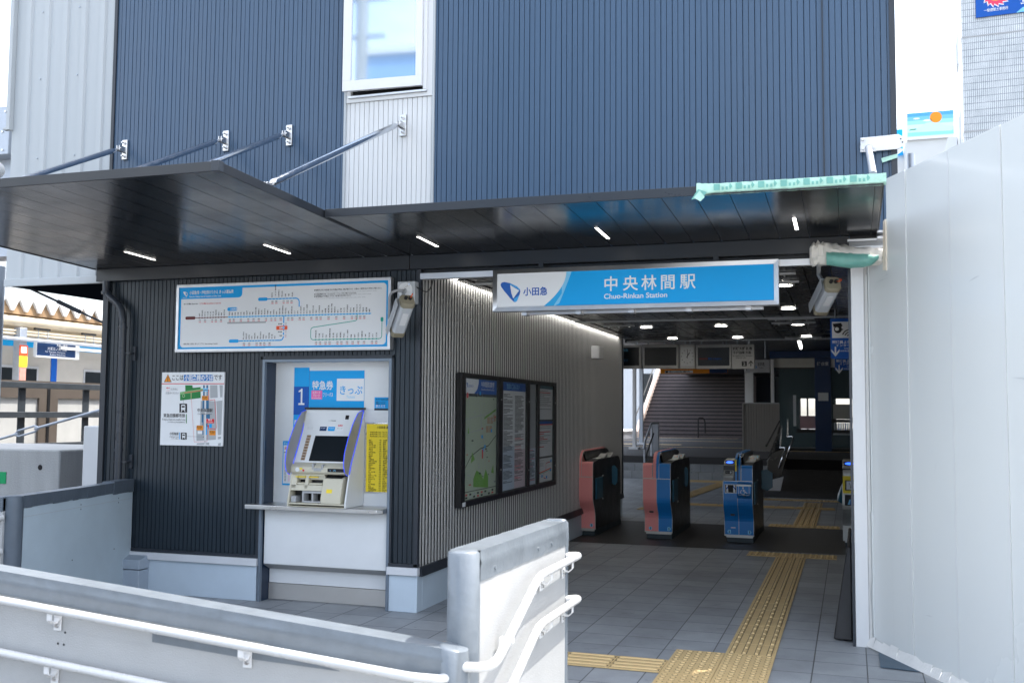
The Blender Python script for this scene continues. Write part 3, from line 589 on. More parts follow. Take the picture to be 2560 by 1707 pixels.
def stations(names, xa, xb, y, mline, mk, ht=.0125, box=True):
    n = len(names)
    for i, s in enumerate(names):
        x = xa+(xb-xa)*(i+.5)/n; FB.vtext(b, s, x, y+.014, ht, prn_k, .0014, .03); FB.rect(b, x-.0055, y-.0055, x+.0055, y+.0055, mk, .0012)
        if len(s) > 2: FB.rect(b, x+.0072, y+.016, x+.0082, y+.016+ht*len(s), prn_gr, .0012)
    if box:
        FB.rect(b, xa, y-.043, xb, y-.0425, prn_gr, .001); FB.rect(b, xa, y-.028, xb, y-.0275, prn_gr, .001); i = 0; rs = random.Random(n)
        x = xa+.01
        while x < xb-.02:
            t = rs.choice(['170', '200', '240', '310', '380', '430', '480', '550', '620']); FB.text(b, t, x, y-.026, .014, prn_k, .0014, 'L', .02); FB.text(b, str(int(t)-2), x, y-.041, .014, prn_r, .0014, 'L', .02); x += rs.choice((.036, .05, .07))
stations(main, xs0, xs1, yl, prn_lb, prn_b)
stations('強羅 彫刻の森 小涌谷 宮ノ下 大平台 塔ノ沢 箱根湯本 入生田 風祭 箱根板橋'.split(), K(272, 455)[0], K(552, 450)[0], yl, prn_mr, prn_mr)
q = [K(960, 273), K(1215, 265)]; yt = q[0][1]; xe = K(1272, 350)[0]
FB.line(b, [q[0], (xe-.03, yt)]+[(xe-.03+.03*sin(R(a)), yt-.03+.03*cos(R(a))) for a in (30, 60, 90)]+[(xe, yl+.07)], .010, prn_b); FB.rrect(b, q[0][0]-.085, yt-.014, q[0][0]+.005, yt+.014, .013, prn_b, .0011)
stations('唐木田 小田急多摩センター 小田急永山 はるひ野 黒川 栗平 五月台'.split(), q[0][0]+.03, xe-.05, yt, prn_lb, prn_lb)
xv = K(1127, 480)[0]; ye = K(720, 680)[1]; xs = K(690, 680)[0]
FB.line(b, [(xv, yl), (xv, ye+.03)]+[(xv-.03+.03*cos(R(a)), ye+.03-.03*sin(R(a))) for a in (30, 60, 90)]+[(xs, ye)], .010, prn_b); FB.rrect(b, xs-.095, ye-.014, xs, ye+.014, .013, prn_b, .0011)
stations('片瀬江ノ島 鵠沼海岸 本鵠沼 藤沢 藤沢本町 善行 六会日大前 湘南台 長後 高座渋谷 桜ヶ丘 大和'.split(), K(722, 680)[0], K(1058, 680)[0], ye, prn_lb, prn_lb)
ym = K(1100, 553)[1]; FB.rrect(b, xv-.068, ym-.016, xv+.036, ym+.016, .005, prn_or, .0013); FB.text(b, '当駅', xv-.04, ym-.007, .018, prn_w, .0017, 'L', .03); FB.disc(b, xv, ym, .011, prn_lb, .0018)
for nm, zy in (('東林間', 513), ('南林間', 590), ('鶴間', 628)): FB.text(b, nm, xv-.014, K(1127, zy)[1]-.006, .013, prn_k, .0014, 'R', .02); FB.disc(b, xv, K(1127, zy)[1], .006, prn_w, .0014); FB.text(b, '140', xv+.012, K(1127, zy)[1]-.001, .012, prn_k, .0014); FB.text(b, '136', xv+.012, K(1127, zy)[1]-.014, .012, prn_r, .0014)
xg, yg0 = K(1818, 440)[0], K(1400, 548)[1]; xgl = K(1388, 600)[0]; ygb = K(1440, 668)[1]; xgr = K(2045, 640)[0]
FB.line(b, [(xg, yl), (xg, yl-.042), (xg-.012, yl-.055), (xgl+.02, yg0), (xgl+.005, yg0-.008), (xgl, yg0-.02), (xgl, ygb+.02), (xgl+.006, ygb+.006), (xgl+.02, ygb), (xgr-.02, ygb), (xgr-.006, ygb+.006), (xgr, ygb+.02), (xgr, ygb+.15)], .006, prn_teal); FB.rrect(b, xgr-.012, ygb+.135, xgr+.012, ygb+.17, .008, prn_teal, .0012)
stations('明治神宮前 表参道 乃木坂 赤坂 国会議事堂前 霞ケ関 日比谷 二重橋前 大手町 新御茶ノ水 湯島 根津 千駄木 西日暮里 町屋 北千住 綾瀬 北綾瀬'.split(), xgl+.03, xgr-.03, ygb, prn_teal, prn_teal)
a_, c_ = K(570, 505); FB.rrect(b, a_, c_-.008, K(955, 497)[0], c_+.006, .006, prn_gr, .0012); a_, c_ = K(568, 372); FB.rrect(b, a_, c_-.015, a_+.095, c_+.015, .013, prn_b, .0011); FB.text(b, '小田原線', a_+.03, c_-.006, .016, prn_w, .0016, 'L', .02)
logo(b, FB, .035, H-.078, .045, prn_w, prn_w, .0016, prn_b); FB.text(b, 'ODAKYU', .032, H-.09, .010, prn_w, .0016)
FB.text(b, '小田急線・他社線のりかえ きっぷ運賃表', .10, H-.058, .034, prn_w, .0016, 'L', .022, .43); FB.text(b, 'Fares for Odakyu Line & Transfers to Other Lines', .10, H-.085, .017, prn_w, .0016, 'L', .02, .31)
FB.text(b, 'おとな運賃 Basic fare   ', .045, H-.145, .014, prn_k, .0016, 'L', .02, .14); FB.text(b, 'こどもの運賃 Fare (children 6-11 years old)', .20, H-.145, .014, prn_r, .0016, 'L', .02, .21)
FB.text(b, '■ 乗換改札口などの他社線にまたがる運賃の場合は、運賃が異なります。 IC運賃は、券売機の左のご案内をご確認ください。', 1.29, H-.065, .015, prn_k, .0016, 'L', .015, .60); FB.text(b, '● 小田急線車内では、きっぷはスマートフォンでもご購入いただけます。', 1.29, H-.098, .014, prn_k, .0016, 'L', .015, .38); FB.text(b, '● 他社線運賃以外の運賃については、駅係員におたずねください。', 1.29, H-.116, .014, prn_k, .0016, 'L', .015, .33)
for i, (x, wd) in enumerate(((1.30, .55), (1.30, .5), (1.30, .45))): FB.text(b, 'Children fares may vary depending on transfer stations. Please ask the station staff for details.', x, H-.08-.024*i*1.0-.002, .009, prn_gr, .0016, 'L', .01, wd)
FB.text(b, '□ 駅名に併記した記号は、駅ナンバリングです。 Station numbering on timetables', .05, .042, .014, prn_k, .0016, 'L', .01, .34); b.build('chart_print', T, smooth=0)

# ------------------------------------------------------------------ direction poster
T = thing('direction_poster', 'white poster with a green map and a yellow warning triangle left of the ticket recess', 'poster', (-2.09, 0, 1.25))
PW, PH = .62, .617; PP = Pan((-2.395, -.004, 1.247), (1, 0, 0), (0, 0, 1))
b = MB(); b.box(-2.395, -2.395+PW, -.0035, YC-.001, 1.247, 1.247+PH, prn_w); b.build('sheet', T)
b = MB()
def q(x, y): u = (x-(185-30*(y-150)/1300))/1105; return (u*PW, PH*(1-(y-150)/(1305)))
def qr(x0, y0, x1, y1, m, l=.001): PP.poly(b, [q(x0, y1), q(x1, y1), q(x1, y0), q(x0, y0)], m, l)
def qp(pts, m, l=.001): PP.poly(b, [q(*p) for p in pts], m, l)
def ql(pts, w, m, l=.0016): PP.line(b, [q(*p) for p in pts], w, m, l)
def qt(t, x, y, h, m, wd=None, l=.0022, al='L', bold=.01): a, c = q(x, y); PP.text(b, t, a, c, h, m, l, al, bold, wd)
qp([(220, 325), (292, 182), (357, 325)], prn_k); qp([(232, 317), (292, 196), (345, 317)], prn_o, .0014); qr(286, 225, 298, 285, prn_k, .0018); a_, c_ = q(290, 298); PP.disc(b, a_, c_, .0045, prn_k, .0018)
qt('ここは', 368, 285, .052, prn_k, .112); qr(577, 195, 1093, 305, mat('print_mid_blue', (.002, .16, .50), .45, 0, .02, spec=.3)); qt('小田急線のりば', 590, 289, .052, prn_w, .284, .0022, 'L', .035); qt('です', 1110, 285, .052, prn_k, .078)
qr(183, 348, 1285, 362, prn_r)
for p in ([(1040, 380), (1165, 380), (1175, 600), (1045, 612)], [(1205, 380), (1260, 380), (1255, 590), (1218, 595)], [(880, 660), (1140, 665), (1145, 1340), (808, 1370), (800, 1110), (870, 1095)], [(1150, 665), (1255, 650), (1235, 1255), (1180, 1262)], [(1180, 1290), (1235, 1285), (1232, 1325), (1180, 1335)], [(815, 1410), (1030, 1395), (1030, 1437), (810, 1437)], [(1185, 1405), (1232, 1395), (1230, 1445), (1185, 1445)]): qp(p, prn_gr, .001)
qp([(1000, 690), (1125, 665), (1150, 1130), (1150, 1175), (1000, 1175)], prn_gr, .0011)
for p in ([(602, 382), (730, 382), (735, 430), (875, 415), (877, 608), (513, 655), (510, 505), (605, 492)],): qp(p, prn_g, .0012)
qp([(512, 505), (915, 440), (915, 485), (512, 548)], prn_lg, .0014); qp([(697, 520), (720, 515), (718, 630), (700, 632)], prn_lg, .0015)
navyp = prn_navy
for p in ((920, 380, 948, 600), (978, 380, 1006, 435), (985, 490, 1000, 600), (910, 650, 940, 800), (975, 650, 1020, 800), (897, 900, 930, 1040), (975, 900, 1042, 970), (912, 1040, 928, 1260), (975, 1055, 1000, 1120)): qr(*p, mat('print_map_blue', (.01, .12, .26), .45), .0014)
qr(940, 380, 978, 1437, prn_w, .0013); qr(945, 380, 949, 1437, prn_k, .0015); qr(968, 380, 972, 1437, prn_k, .0015); qr(918, 435, 1005, 490, prn_lb, .0016); qr(970, 1110, 990, 1260, prn_b, .0016); qr(1030, 1065, 1075, 1135, prn_b, .0016); qr(1010, 1180, 1040, 1280, prn_gr, .0014)
ql([(590, 517), (1005, 462), (1018, 470), (1020, 650)], .0055, prn_r); ql([(708, 510), (715, 640), (767, 1390), (995, 1375), (1003, 1150)], .0018, prn_r); ql([(1035, 650), (1125, 635), (1155, 1140)], .004, prn_r); ql([(1035, 1150), (1140, 1152)], .006, prn_r)
for x, y, w_, h_ in ((900, 570, 108, 78), (810, 1095, 115, 85), (1030, 1180, 110, 85)): qr(x, y, x+w_, y+h_, prn_o, .0018); qt('南口改札', x+8, y+40, .018, prn_k, .05, .0022); qt('South Exit', x+15, y+62, .011, prn_k, .04, .0022)
qr(978, 978, 1115, 1053, prn_r, .0018); qt('現在地', 1008, 1012, .02, prn_w, .04, .0022); qt('You are here', 992, 1040, .011, prn_w, .06, .0022); qp([(1000, 1085), (1026, 1085), (1018, 1160), (1010, 1160)], prn_r, .0018)
qr(828, 1195, 905, 1245, prn_w, .0018)
qt('の方向に', 342, 468, .023, prn_gr, .075); qt('お進みください', 255, 538, .023, prn_gr, .13); ql([(265, 430), (332, 430)], .005, prn_r); ql([(265, 477), (325, 477)], .002, prn_r); qp([(258, 430), (285, 415), (285, 445)], prn_r)
for (x, y, s) in ((502, 710, 135), (530, 1228, 104)):
    qr(x, y, x+s, y+s*1.18, prn_k, .0014); k = s/135
    qp([(x+30*k, y+115*k), (x+30*k, y+30*k), (x+45*k, y+18*k), (x+90*k, y+18*k), (x+105*k, y+30*k), (x+105*k, y+115*k)], prn_w, .0018); qr(x+40*k, y+40*k, x+95*k, y+70*k, prn_k, .0022); qp([(x+40*k, y+118*k), (x+52*k, y+118*k), (x+40*k, y+148*k), (x+25*k, y+148*k)], prn_w, .0018); qp([(x+83*k, y+118*k), (x+95*k, y+118*k), (x+112*k, y+148*k), (x+97*k, y+148*k)], prn_w, .0018)
    for dx in (45, 80): qr(x+dx*k, y+88*k, x+(dx+10)*k, y+98*k, prn_k, .0022)
a_, c_ = q(575, 570); PP.disc(b, a_, c_, .016, prn_lg, .0018); PP.disc(b, a_, c_, .006, prn_k, .0022); ql([(575, 575), (572, 710)], .0015, prn_k); ql([(635, 1292), (930, 1296)], .0015, prn_k); a_, c_ = q(930, 1296); PP.disc(b, a_, c_, .004, prn_k, .002)
qt('東急田園都市線', 218, 950, .034, prn_k, .215); qt('Tokyu Den-en-toshi Line', 192, 1010, .021, prn_k, .235, bold=0); qt('도큐 덴엔토시선 东急田园都市线', 295, 1052, .013, prn_k, .17, bold=0); qr(620, 897, 634, 1060, prn_g)
qt('小田急線', 328, 1268, .026, prn_k, .09); qt('Odakyu Line', 330, 1312, .016, prn_k, .09, bold=0); qt('오다큐선 小田急线', 355, 1345, .011, prn_k, .075, bold=0); qr(500, 1225, 512, 1350, prn_b)
qt('中央林間駅', 822, 852, .034, prn_k, .15, .0026); qt('Chuo-Rinkan Station', 825, 900, .014, prn_k, .14, .0026, bold=0); b.build('poster_print', T, smooth=0)

# ------------------------------------------------------------------ ticket counter and wall panels in the recess
T = thing('ticket_counter', 'stainless ledge over a pale cabinet front inside the wall recess', 'counter', (-.83, .05, 0))
b = MB(); b.hexa([(-1.475, -.12, .752), (-.30, -.12, .752), (-.265, -.075, .752), (-1.475, -.075, .752), (-1.475, -.12, .787), (-.30, -.12, .787), (-.265, -.075, .787), (-1.475, -.075, .787)], steel)
b.box(-1.475, -.266, -.075, -.013, .752, .787, steel); b.box(-1.384, -.266, -.013, .169, .752, .787, steel); b.build('worktop', T, .004)
b = MB(); b.box(-1.375, -.268, .02, .165, .30, .752, mwhite); b.build('front_panel', T, .006)
b = MB(); b.hexa([(-1.37, .10, .255), (-.27, .10, .255), (-.27, .165, .255), (-1.37, .165, .255), (-1.375, .02, .299), (-.268, .02, .299), (-.268, .165, .299), (-1.375, .165, .299)], conduit); b.build('front_underside', T)
b = MB(); b.box(-1.384, -.266, .13, .169, .135, .255, mwhite); b.build('kick_panel', T, .003)
b = MB(); b.box(-1.384, -.266, .125, .169, .004, .132, mat('kick_plate_brushed', (.52, .51, .49), .5, .6, .08, 3)); b.build('kick_plate', T)
BP = Pan((-1.4, .1695, 0), (1, 0, 0), (0, 0, 1))
def wx(x): return x+1.4
def panel(name, label, cat, x0, x1, z0, z1, m, draw, fr=None):
    T = thing(name, label, cat, ((x0+x1)/2, .17, z0)); b = MB(); b.box(x0, x1, .166, .1705, z0, z1, m); 
    if fr: 
        for q4 in ((x0-.012, x1+.012, z0-.012, z0), (x0-.012, x1+.012, z1, z1+.012), (x0-.012, x0, z0, z1), (x1, x1+.012, z0, z1)): b.box(q4[0], q4[1], .163, .1705, q4[2], q4[3], fr)
    b.build('panel', T); b = MB(); P = Pan((x0, .1655, z0), (1, 0, 0), (0, 0, 1)); draw(b, P, x1-x0, z1-z0); b.build('print', T, smooth=0)
def dr(b, P, W, H):
    P.rect(b, 0, H*.445, W, H*.775, prn_b2); P.poly(b, [(.062, .37), (.083, .37), (.083, .492), (.092, .492), (.092, .37)][:0] or [(.064, .385), (.08, .385), (.08, .478), (.064, .470), (.052, .462), (.052, .474), (.066, .488), (.074, .495)][:0] or [(.066, .40), (.081, .40), (.081, .53), (.068, .53), (.062, .519), (.045, .513), (.045, .500), (.066, .506)], prn_w, .001)
    P.rect(b, .045, .395, .102, .41, prn_w, .0012)
    P.rect(b, .012, .16, .11, .27, prn_w, .001)
    for i in range(4): P.text(b, ('小田急線内の', 'きっぷは', 'ICカードで', 'ご利用可')[i], .018, .245-.024*i, .018, (prn_b, prn_r, prn_k, prn_b)[i], .0014, 'L', .02)
panel('machine_number_panel', 'tall blue strip with a large white figure one beside the ticket machine', 'sign', -1.212, -1.072, 1.20, 1.905, prn_b, dr)
def dr(b, P, W, H):
    P.rect(b, .256, .06, W, .242, prn_w); P.text(b, '特急券', .028, .158, .078, prn_w, .001, 'L', .02, .195); P.rect(b, .022, .072, .122, .145, prn_pk); P.text(b, 'ICカード', .036, .118, .026, prn_w, .001, 'L', .01, .07); P.text(b, 'チャージ', .04, .093, .026, prn_w, .001, 'L', .01, .06); P.text(b, 'IC card Recharge', .028, .078, .012, prn_w, .001, 'L', .01, .085); P.text(b, 'フリーパス', .13, .095, .04, prn_w, .001, 'L', .01, .092)
    P.text(b, 'きっぷ', .285, .118, .08, prn_b, .001, 'L', .012, .205); P.text(b, 'Tickets', .345, .082, .032, prn_lb, .001, 'L', 0, .078)
panel('ticket_header_panel', 'bright blue panel with large white writing and a white box above the ticket machine', 'sign', -1.069, -.565, 1.57, 1.878, prn_b, dr)
def dr(b, P, W, H):
    P.text(b, '小田急線 運賃表', .09, H-.035, .022, prn_k, .0006, 'L', .01, .14)
    for i in range(3): P.text(b, '券売機右側にある「子ども」ボタン', .03, H-.072-.016*i, .012, prn_k, .0006, 'L', .01, .2)
    rs = random.Random(5); nm = main[::-1]
    for i in range(30):
        y = H-.135-i*.0142; P.text(b, nm[i], .022, y, .012, prn_k, .0006, 'L', .015); P.text(b, str(140+10*i), .115, y, .012, prn_k, .0006, 'L', .015); P.text(b, nm[-i-1], .148, y, .012, prn_k, .0006, 'L', .015)
panel('fare_list', 'yellow fare list in a thin metal frame right of the ticket machine', 'poster', -.535, -.272, .90, 1.445, prn_y, dr, steel)
def dr(b, P, W, H):
    P.rect(b, .008, .015, W-.008, H-.035, prn_w); P.text(b, 'きっぷうりば', .012, H-.026, .02, prn_w, .001, 'L', .01, .09); P.text(b, '運賃表', .014, H-.07, .026, prn_r, .001); P.rect(b, .012, H-.098, W-.012, H-.092, prn_k, .001)
    for i in range(18): P.text(b, str(140+20*i), .02, H-.118-i*.0125, .011, prn_k, .001, 'L', .02); P.text(b, str(70+10*i), .055, H-.118-i*.0125, .011, prn_pk, .001, 'L', .02)
panel('child_fare_list', 'narrow white list with a blue border left of the ticket machine', 'poster', -1.305, -1.185, .93, 1.295, prn_b, dr)
def dr(b, P, W, H):
    P.rect(b, 0, 0, W, .015, prn_k); P.text(b, 'モバイルからの特急券', .012, H-.024, .018, prn_k, .001, 'L', .02, .15)
    for i in range(4): P.text(b, ('特急ロマンスカーの', '特急券はこちらから', '買えます', 'チケットレス')[i], .012, H-.044-i*.014, .012, prn_k if i < 2 else prn_w, .001, 'L', .02, .085)
panel('ticketless_sticker', 'small cyan sticker on the recess back panel above the yellow fare list', 'sticker', -.47, -.275, 1.555, 1.66, prn_b, dr)

# ------------------------------------------------------------------ ticket machine
T = thing('ticket_machine', 'beige and white ticket vending machine with a dark touch screen on the steel ledge', 'ticket machine', (-.81, 0, .787))
xa, xb = -1.072, -.552
prof = [(.162, .789), (.162, 1.558), (.125, 1.558), (.055, 1.368), (-.062, 1.135), (-.105, 1.10), (-.105, 1.055), (-.085, 1.045), (-.145, .83), (-.145, .789)]
b = MB()
for x0, x1 in ((xa, xa+.014), (xb-.014, xb)): b.prism([(x0, y, z) for y, z in prof], (x1-x0, 0, 0), mwhite if x1 > -.6 else beige)
b.box(xa+.014, xb-.014, .12, .162, .789, 1.556, mwhite); b.build('side_casing', T, .003)
b = MB(); b.prism([(xa+.014, y, z) for y, z in ((.12, 1.555), (.055, 1.368), (-.062, 1.135), (-.062, 1.06), (.12, 1.06))], (xb-xa-.028, 0, 0), mwhite); b.build('front_casing', T, .002)
b = MB(); b.box(xa-.006, xb+.006, .11, .168, 1.558, 1.575, blk); b.build('top_cap', T, .002)
UP = Pan((xa+.014, .055, 1.368), (1, 0, 0), (0, .07, .19)); LP = Pan((xa+.014, -.062, 1.135), (1, 0, 0), (0, .117, .233)); UW = xb-xa-.028; UH = .2; LH = .26
b = MB(); logo(b, UP, .03, .14, .04, prn_b2, prn_b, .001); UP.text(b, 'ODAKYU', .072, .15, .028, prn_b2, .001, 'L', .01)
for i, (m, t) in enumerate(((prn_navy, '特急'), (prn_b, 'きっぷ'), (prn_w, '定期券'))):
    x = .15+i*.075; UP.rect(b, x, .018, x+.062, .085, m, .001); UP.text(b, t, x+.008, .058, .018, prn_w if i < 2 else prn_r, .0014, 'L', .02, .045); UP.text(b, ('ロマンスカー', 'Tickets', 'チャージ')[i], x+.008, .036, .012, prn_w if i < 2 else prn_g, .0014, 'L', .01, .045)
for i in range(6):
    for j in range(8): UP.disc(b, .038+i*.009, .035+j*.010, .0022, prn_gr, .001, 6)
for i in range(9): LP.rect(b, .048, .018+i*.025, .086, .040+i*.025, mat('button_tan', (.36, .24, .15), .5, 0, .05), .001); LP.text(b, str(9-i)+'枚', .055, .022+i*.025, .016, prn_k, .0014)
b.build('panel_print', T, smooth=0)
b = MB(); UP.rect(b, .165, .165, .355, .178, glow_g, .0012); b.build('status_lamp', T, smooth=0)
b = MB(); UP.rect(b, .205, .098, .29, .155, prn_gr, .0012); UP.rect(b, .212, .103, .283, .148, steel, .002); b.build('mirror', T, smooth=0)
b = MB(); b.prism([UP.p(.365, .118, 0), UP.p(.395, .118, 0), UP.p(.395, .152, 0), UP.p(.365, .152, 0)], UP.n*.006, blk); b.build('sensor', T)
b = MB(); b.prism([LP.p(.125, .012, 0), LP.p(UW-.03, .012, 0), LP.p(UW-.03, .235, 0), LP.p(.125, .235, 0)], LP.n*.004, blk); scr = b.build('screen', T, .002)
b = MB(); LP.rect(b, .135, .02, UW-.04, .228, screen_m, .005); b.build('display', scr, smooth=0)
# keypad shelf
b = MB(); b.prism([(xa+.014, y, z) for y, z in ((-.062, 1.135), (-.112, 1.10), (-.112, 1.062), (-.095, 1.045), (.1, 1.045), (.1, 1.135))], (UW, 0, 0), beige); b.build('shelf', T, .004)
b = MB(); HP = Pan((xa+.014, -.1125, 1.062), (1, 0, 0), (0, 0, 1)); HP.disc(b, .055, .018, .018, prn_w, .001); HP.rect(b, .075, .018, .1, .032, prn_y, .001); HP.disc(b, .11, .012, .009, prn_r, .0014); HP.rect(b, .325, .004, .475, .032, prn_k, .001); HP.text(b, '￥     0円', .345, .011, .014, prn_lb, .0014); b.build('shelf_print', T, smooth=0)
b = MB(); b.box(xa+.20, xa+.215, -.118, -.07, 1.085, 1.13, conduit); b.box(xa+.285, xa+.30, -.118, -.07, 1.085, 1.125, conduit); b.box(xa+.215, xa+.285, -.116, -.09, 1.07, 1.095, conduit); b.build('card_holder', T, .004)
# lower front: slots
def fr(z): return -.085-(1.045-z)*(.06/.215) if z > .83 else -.145
b = MB(); b.box(xa+.014, xb-.014, -.04, .12, .789, 1.045, blk)
b.build('slot_cavity', T)
b = MB()
for x0, x1, z0, z1 in ((xa+.014, xa+.06, .93, 1.045), (xa+.135, xa+.165, .93, 1.045), (xa+.014, xa+.30, 1.03, 1.046), (xa+.014, xa+.30, .915, .96), (xa+.014, xb-.014, .808, .82), (xa+.014, xb-.014, .789, .795)):
    b.hexa([(x0, fr(z0), z0), (x1, fr(z0), z0), (x1, -.03, z0), (x0, -.03, z0), (x0, fr(z1), z1), (x1, fr(z1), z1), (x1, -.03, z1), (x0, -.03, z1)], beige)
b.box(xa+.06, xa+.135, -.075, -.05, 1.0, 1.03, beige); b.box(xa+.165, xa+.30, -.075, -.05, 1.0, 1.03, beige); b.build('slot_surround', T, .003)
b = MB()
for x0, x1 in ((xa+.062, xa+.133), (xa+.168, xa+.285)): b.box(x0, x1, -.098, -.05, .962, .976, beige)
b.build('bill_slot', T, .002)
b = MB(); b.box(xa+.05, xa+.14, -.108, -.09, 1.019, 1.026, prn_y); b.box(xa+.17, xa+.25, -.108, -.09, 1.019, 1.026, prn_y); b.build('slot_light', T)
b = MB(); b.box(xa+.12, xa+.30, -.12, -.035, .822, .834, conduit); b.box(xa+.12, xa+.135, -.12, -.035, .834, .895, conduit); b.box(xa+.205, xa+.22, -.12, -.035, .834, .895, conduit); b.box(xa+.12, xa+.30, -.118, -.035, .895, .912, conduit); b.box(xa+.02, xa+.065, -.12, -.035, .822, .87, conduit); b.build('change_tray', T, .002)
b = MB(); b.prism([(xa+.30, y, z) for y, z in ((-.105, 1.015), (-.03, 1.035), (-.03, .82), (-.15, .82), (-.152, .86), (-.118, .985))], (.175, 0, 0), beige); cb_ = b.build('coin_box', T, .006)
b = MB(); b.hexa([(xa+.315, -.104, 1.0175), (xa+.46, -.104, 1.0175), (xa+.46, -.045, 1.033), (xa+.315, -.045, 1.033), (xa+.315, -.104, 1.0215), (xa+.46, -.104, 1.0215), (xa+.46, -.045, 1.037), (xa+.315, -.045, 1.037)], rubber); b.build('coin_hopper', cb_, .002)
b = MB(); CPn = Pan((xa+.30, -.1525, .86), (1, 0, 0), (0, .034, .125)); CPn.rect(b, .045, .045, .095, .075, prn_y, .001); b.build('coin_sticker', cb_, smooth=0)
# side visors
def visor_at(x, nm):
    b = MB(); out = [(.135, 1.555), (.05, 1.535), (-.03, 1.46), (-.12, 1.33), (-.175, 1.22), (-.19, 1.13), (-.165, 1.06), (-.115, 1.04)]
    loop = out+[(-.075, 1.135), (.052, 1.37)]
    b.prism([(x, y, z) for y, z in loop], (.008, 0, 0), visor); v = b.build('visor', T, .002)
    b = MB(); b.tube([(x+.004, y-.002, z) for y, z in fillet([(0, y, z) for y, z in out], .03) and [(p.y, p.z) for p in fillet([(0, y, z) for y, z in out], .03)]], .003, glow_b, 6); b.tube([(x+(.011 if x > -.8 else .011), -.10, 1.05), (x+.011, -.07, 1.135), (x+.011, .055, 1.37), (x+.011, .13, 1.552)], .003, glow_b, 6); b.build('visor_edge', v)
visor_at(xa-.002, 'l'); visor_at(xb-.006, 'r')

# ------------------------------------------------------------------ security cameras
def bullet(T, rear, front, upv=(0, 0, 1), sc_=1.28):
    r0 = Vector(rear); f0 = Vector(front); d = (f0-r0).normalized(); ln = (f0-r0).length; s_ = d.cross(Vector(upv)).normalized(); u = s_.cross(d)
    def ring(t, w_, h_, c=.3): 
        o = r0+d*t; return [o+s_*a*w_+u*e*h_ for a, e in ((-1, -1+c), (-1+c, -1), (1-c, -1), (1, -1+c), (1, 1-c), (1-c, 1), (-1+c, 1), (-1, 1-c))]
    def loft(m, rs):
        b = MB(); n = 8; vs = [p for r_ in rs for p in r_]; fs = [tuple(range(n))[::-1], tuple((len(rs)-1)*n+i for i in range(n))]
        for k in range(len(rs)-1): fs += [(k*n+i, k*n+(i+1) % n, (k+1)*n+(i+1) % n, (k+1)*n+i) for i in range(n)]
        b.raw(vs, fs, m); return b
    w_, h_ = .042*sc_, .042*sc_
    loft(pearl, [ring(.045, w_*.95, h_*.95), ring(ln-.045, w_*.95, h_*.95)]).build('housing', T, .002)
    loft(khaki, [ring(0, w_*.92, h_*.92), ring(.006, w_, h_), ring(.045, w_, h_)]).build('rear_cap', T, .002)
    loft(khaki, [ring(ln-.045, w_, h_), ring(ln-.004, w_, h_), ring(ln, w_*.95, h_*.95)]).build('front_cap', T, .002)
    b = MB(); b.disc(f0+d*.001, d, .022, blk); b.build('lens', T)
    b = MB(); sh = [r0+d*.05+s_*a*w_*1.22+u*e for a, e in ((-1, -.01), (-1, h_*1.18), (1, h_*1.18), (1, .012))]; sh2 = [p+d*(ln-.02) for p in sh]
    for i in range(3): b.prism([sh[i], sh[i+1], sh2[i+1], sh2[i]], (u if i == 1 else (s_*-1 if i == 0 else s_))*.003, pearl)
    b.build('sunshield', T)
    b = MB(); b.prism([r0+d*.10-u*h_*.955+s_*-.022, r0+d*.10-u*h_*.955+s_*.022, r0+d*.22-u*h_*.955+s_*.022, r0+d*.22-u*h_*.955+s_*-.022], u*-.003, offw); b.build('rating_plate', T)
    for k, a in enumerate((-.016, .018)):
        b = MB(); b.cyl(r0+s_*a+u*.006, r0+s_*a+u*.006-d*.02, .0125, rubber, 12); b.build('cable_gland', T)
    return r0, d, s_, u
T = thing('security_camera', 'grey security camera on a wall box beside the fare chart, pointing down left', 'camera', (-.09, 0, 2.5), 'security cameras at the entrance')
b = MB(); b.box(-.168, -.018, -.085, YC-.001, 2.385, 2.562, pearl); b.build('junction_box', T, .006)
b = MB(); b.cyl((-.095, -.086, 2.49), (-.095, -.094, 2.49), .062, prn_w, 28); b.build('mount_disc', T)
b = MB(); b.tube([(-.095, -.09, 2.49), (-.085, -.15, 2.46), (-.03, -.26, 2.37)], [.016, .014, .014], pearl, 12); b.cyl((-.06, -.09, 2.535), (-.06, -.105, 2.535), .008, chrome); b.tube([(-.06, -.1, 2.533), (-.075, -.12, 2.515), (-.09, -.13, 2.50)], .003, steel, 6); b.build('ball_arm', T)
r0, d, s_, u = bullet(T, (.052, -.37, 2.385), (-.125, -.18, 2.15))
b = MB(); p0 = r0+s_*.018-d*.018; b.tube(fillet([p0, p0-d*.03+s_*.01+u*.015, p0+s_*.03+u*.045, p0+d*.06+u*.05+s_*.005], .03), .003, orange_c, 8); b.build('orange_cable', T)
b = MB(); b.tube(fillet([(-.10, -.1, 2.485), (-.17, -.12, 2.49), (-.225, -.10, 2.46), (-.235, -.08, 2.36), (-.24, -.072, 2.27)], .05), [.011]*1 and .011, conduit, 12); b.build('conduit', T)
b = MB(); b.tube(fillet([(-.02, -.05, 2.52), (.01, -.06, 2.50), (.07, -.05, 2.47), (.10, -.03, 2.52), (.105, .0, 2.60)], .05), .0045, rubber, 8); b.build('black_cable', T)
T = thing('security_camera', 'grey security camera hanging from the hall ceiling by the right jamb', 'camera', (2.99, .3, 2.6), 'security cameras at the entrance')
b = MB(); b.cyl((2.99, .30, 2.66), (2.99, .30, 2.645), .055, conduit, 24); b.cyl((2.99, .30, 2.645), (2.99, .30, 2.62), .03, conduit); b.tube([(2.99, .30, 2.63), (2.99, .30, 2.555), (3.03, .22, 2.47)], .016, pearl, 12); b.build('ceiling_mount', T)
r0, d, s_, u = bullet(T, (3.092, .05, 2.462), (2.993, .36, 2.308))
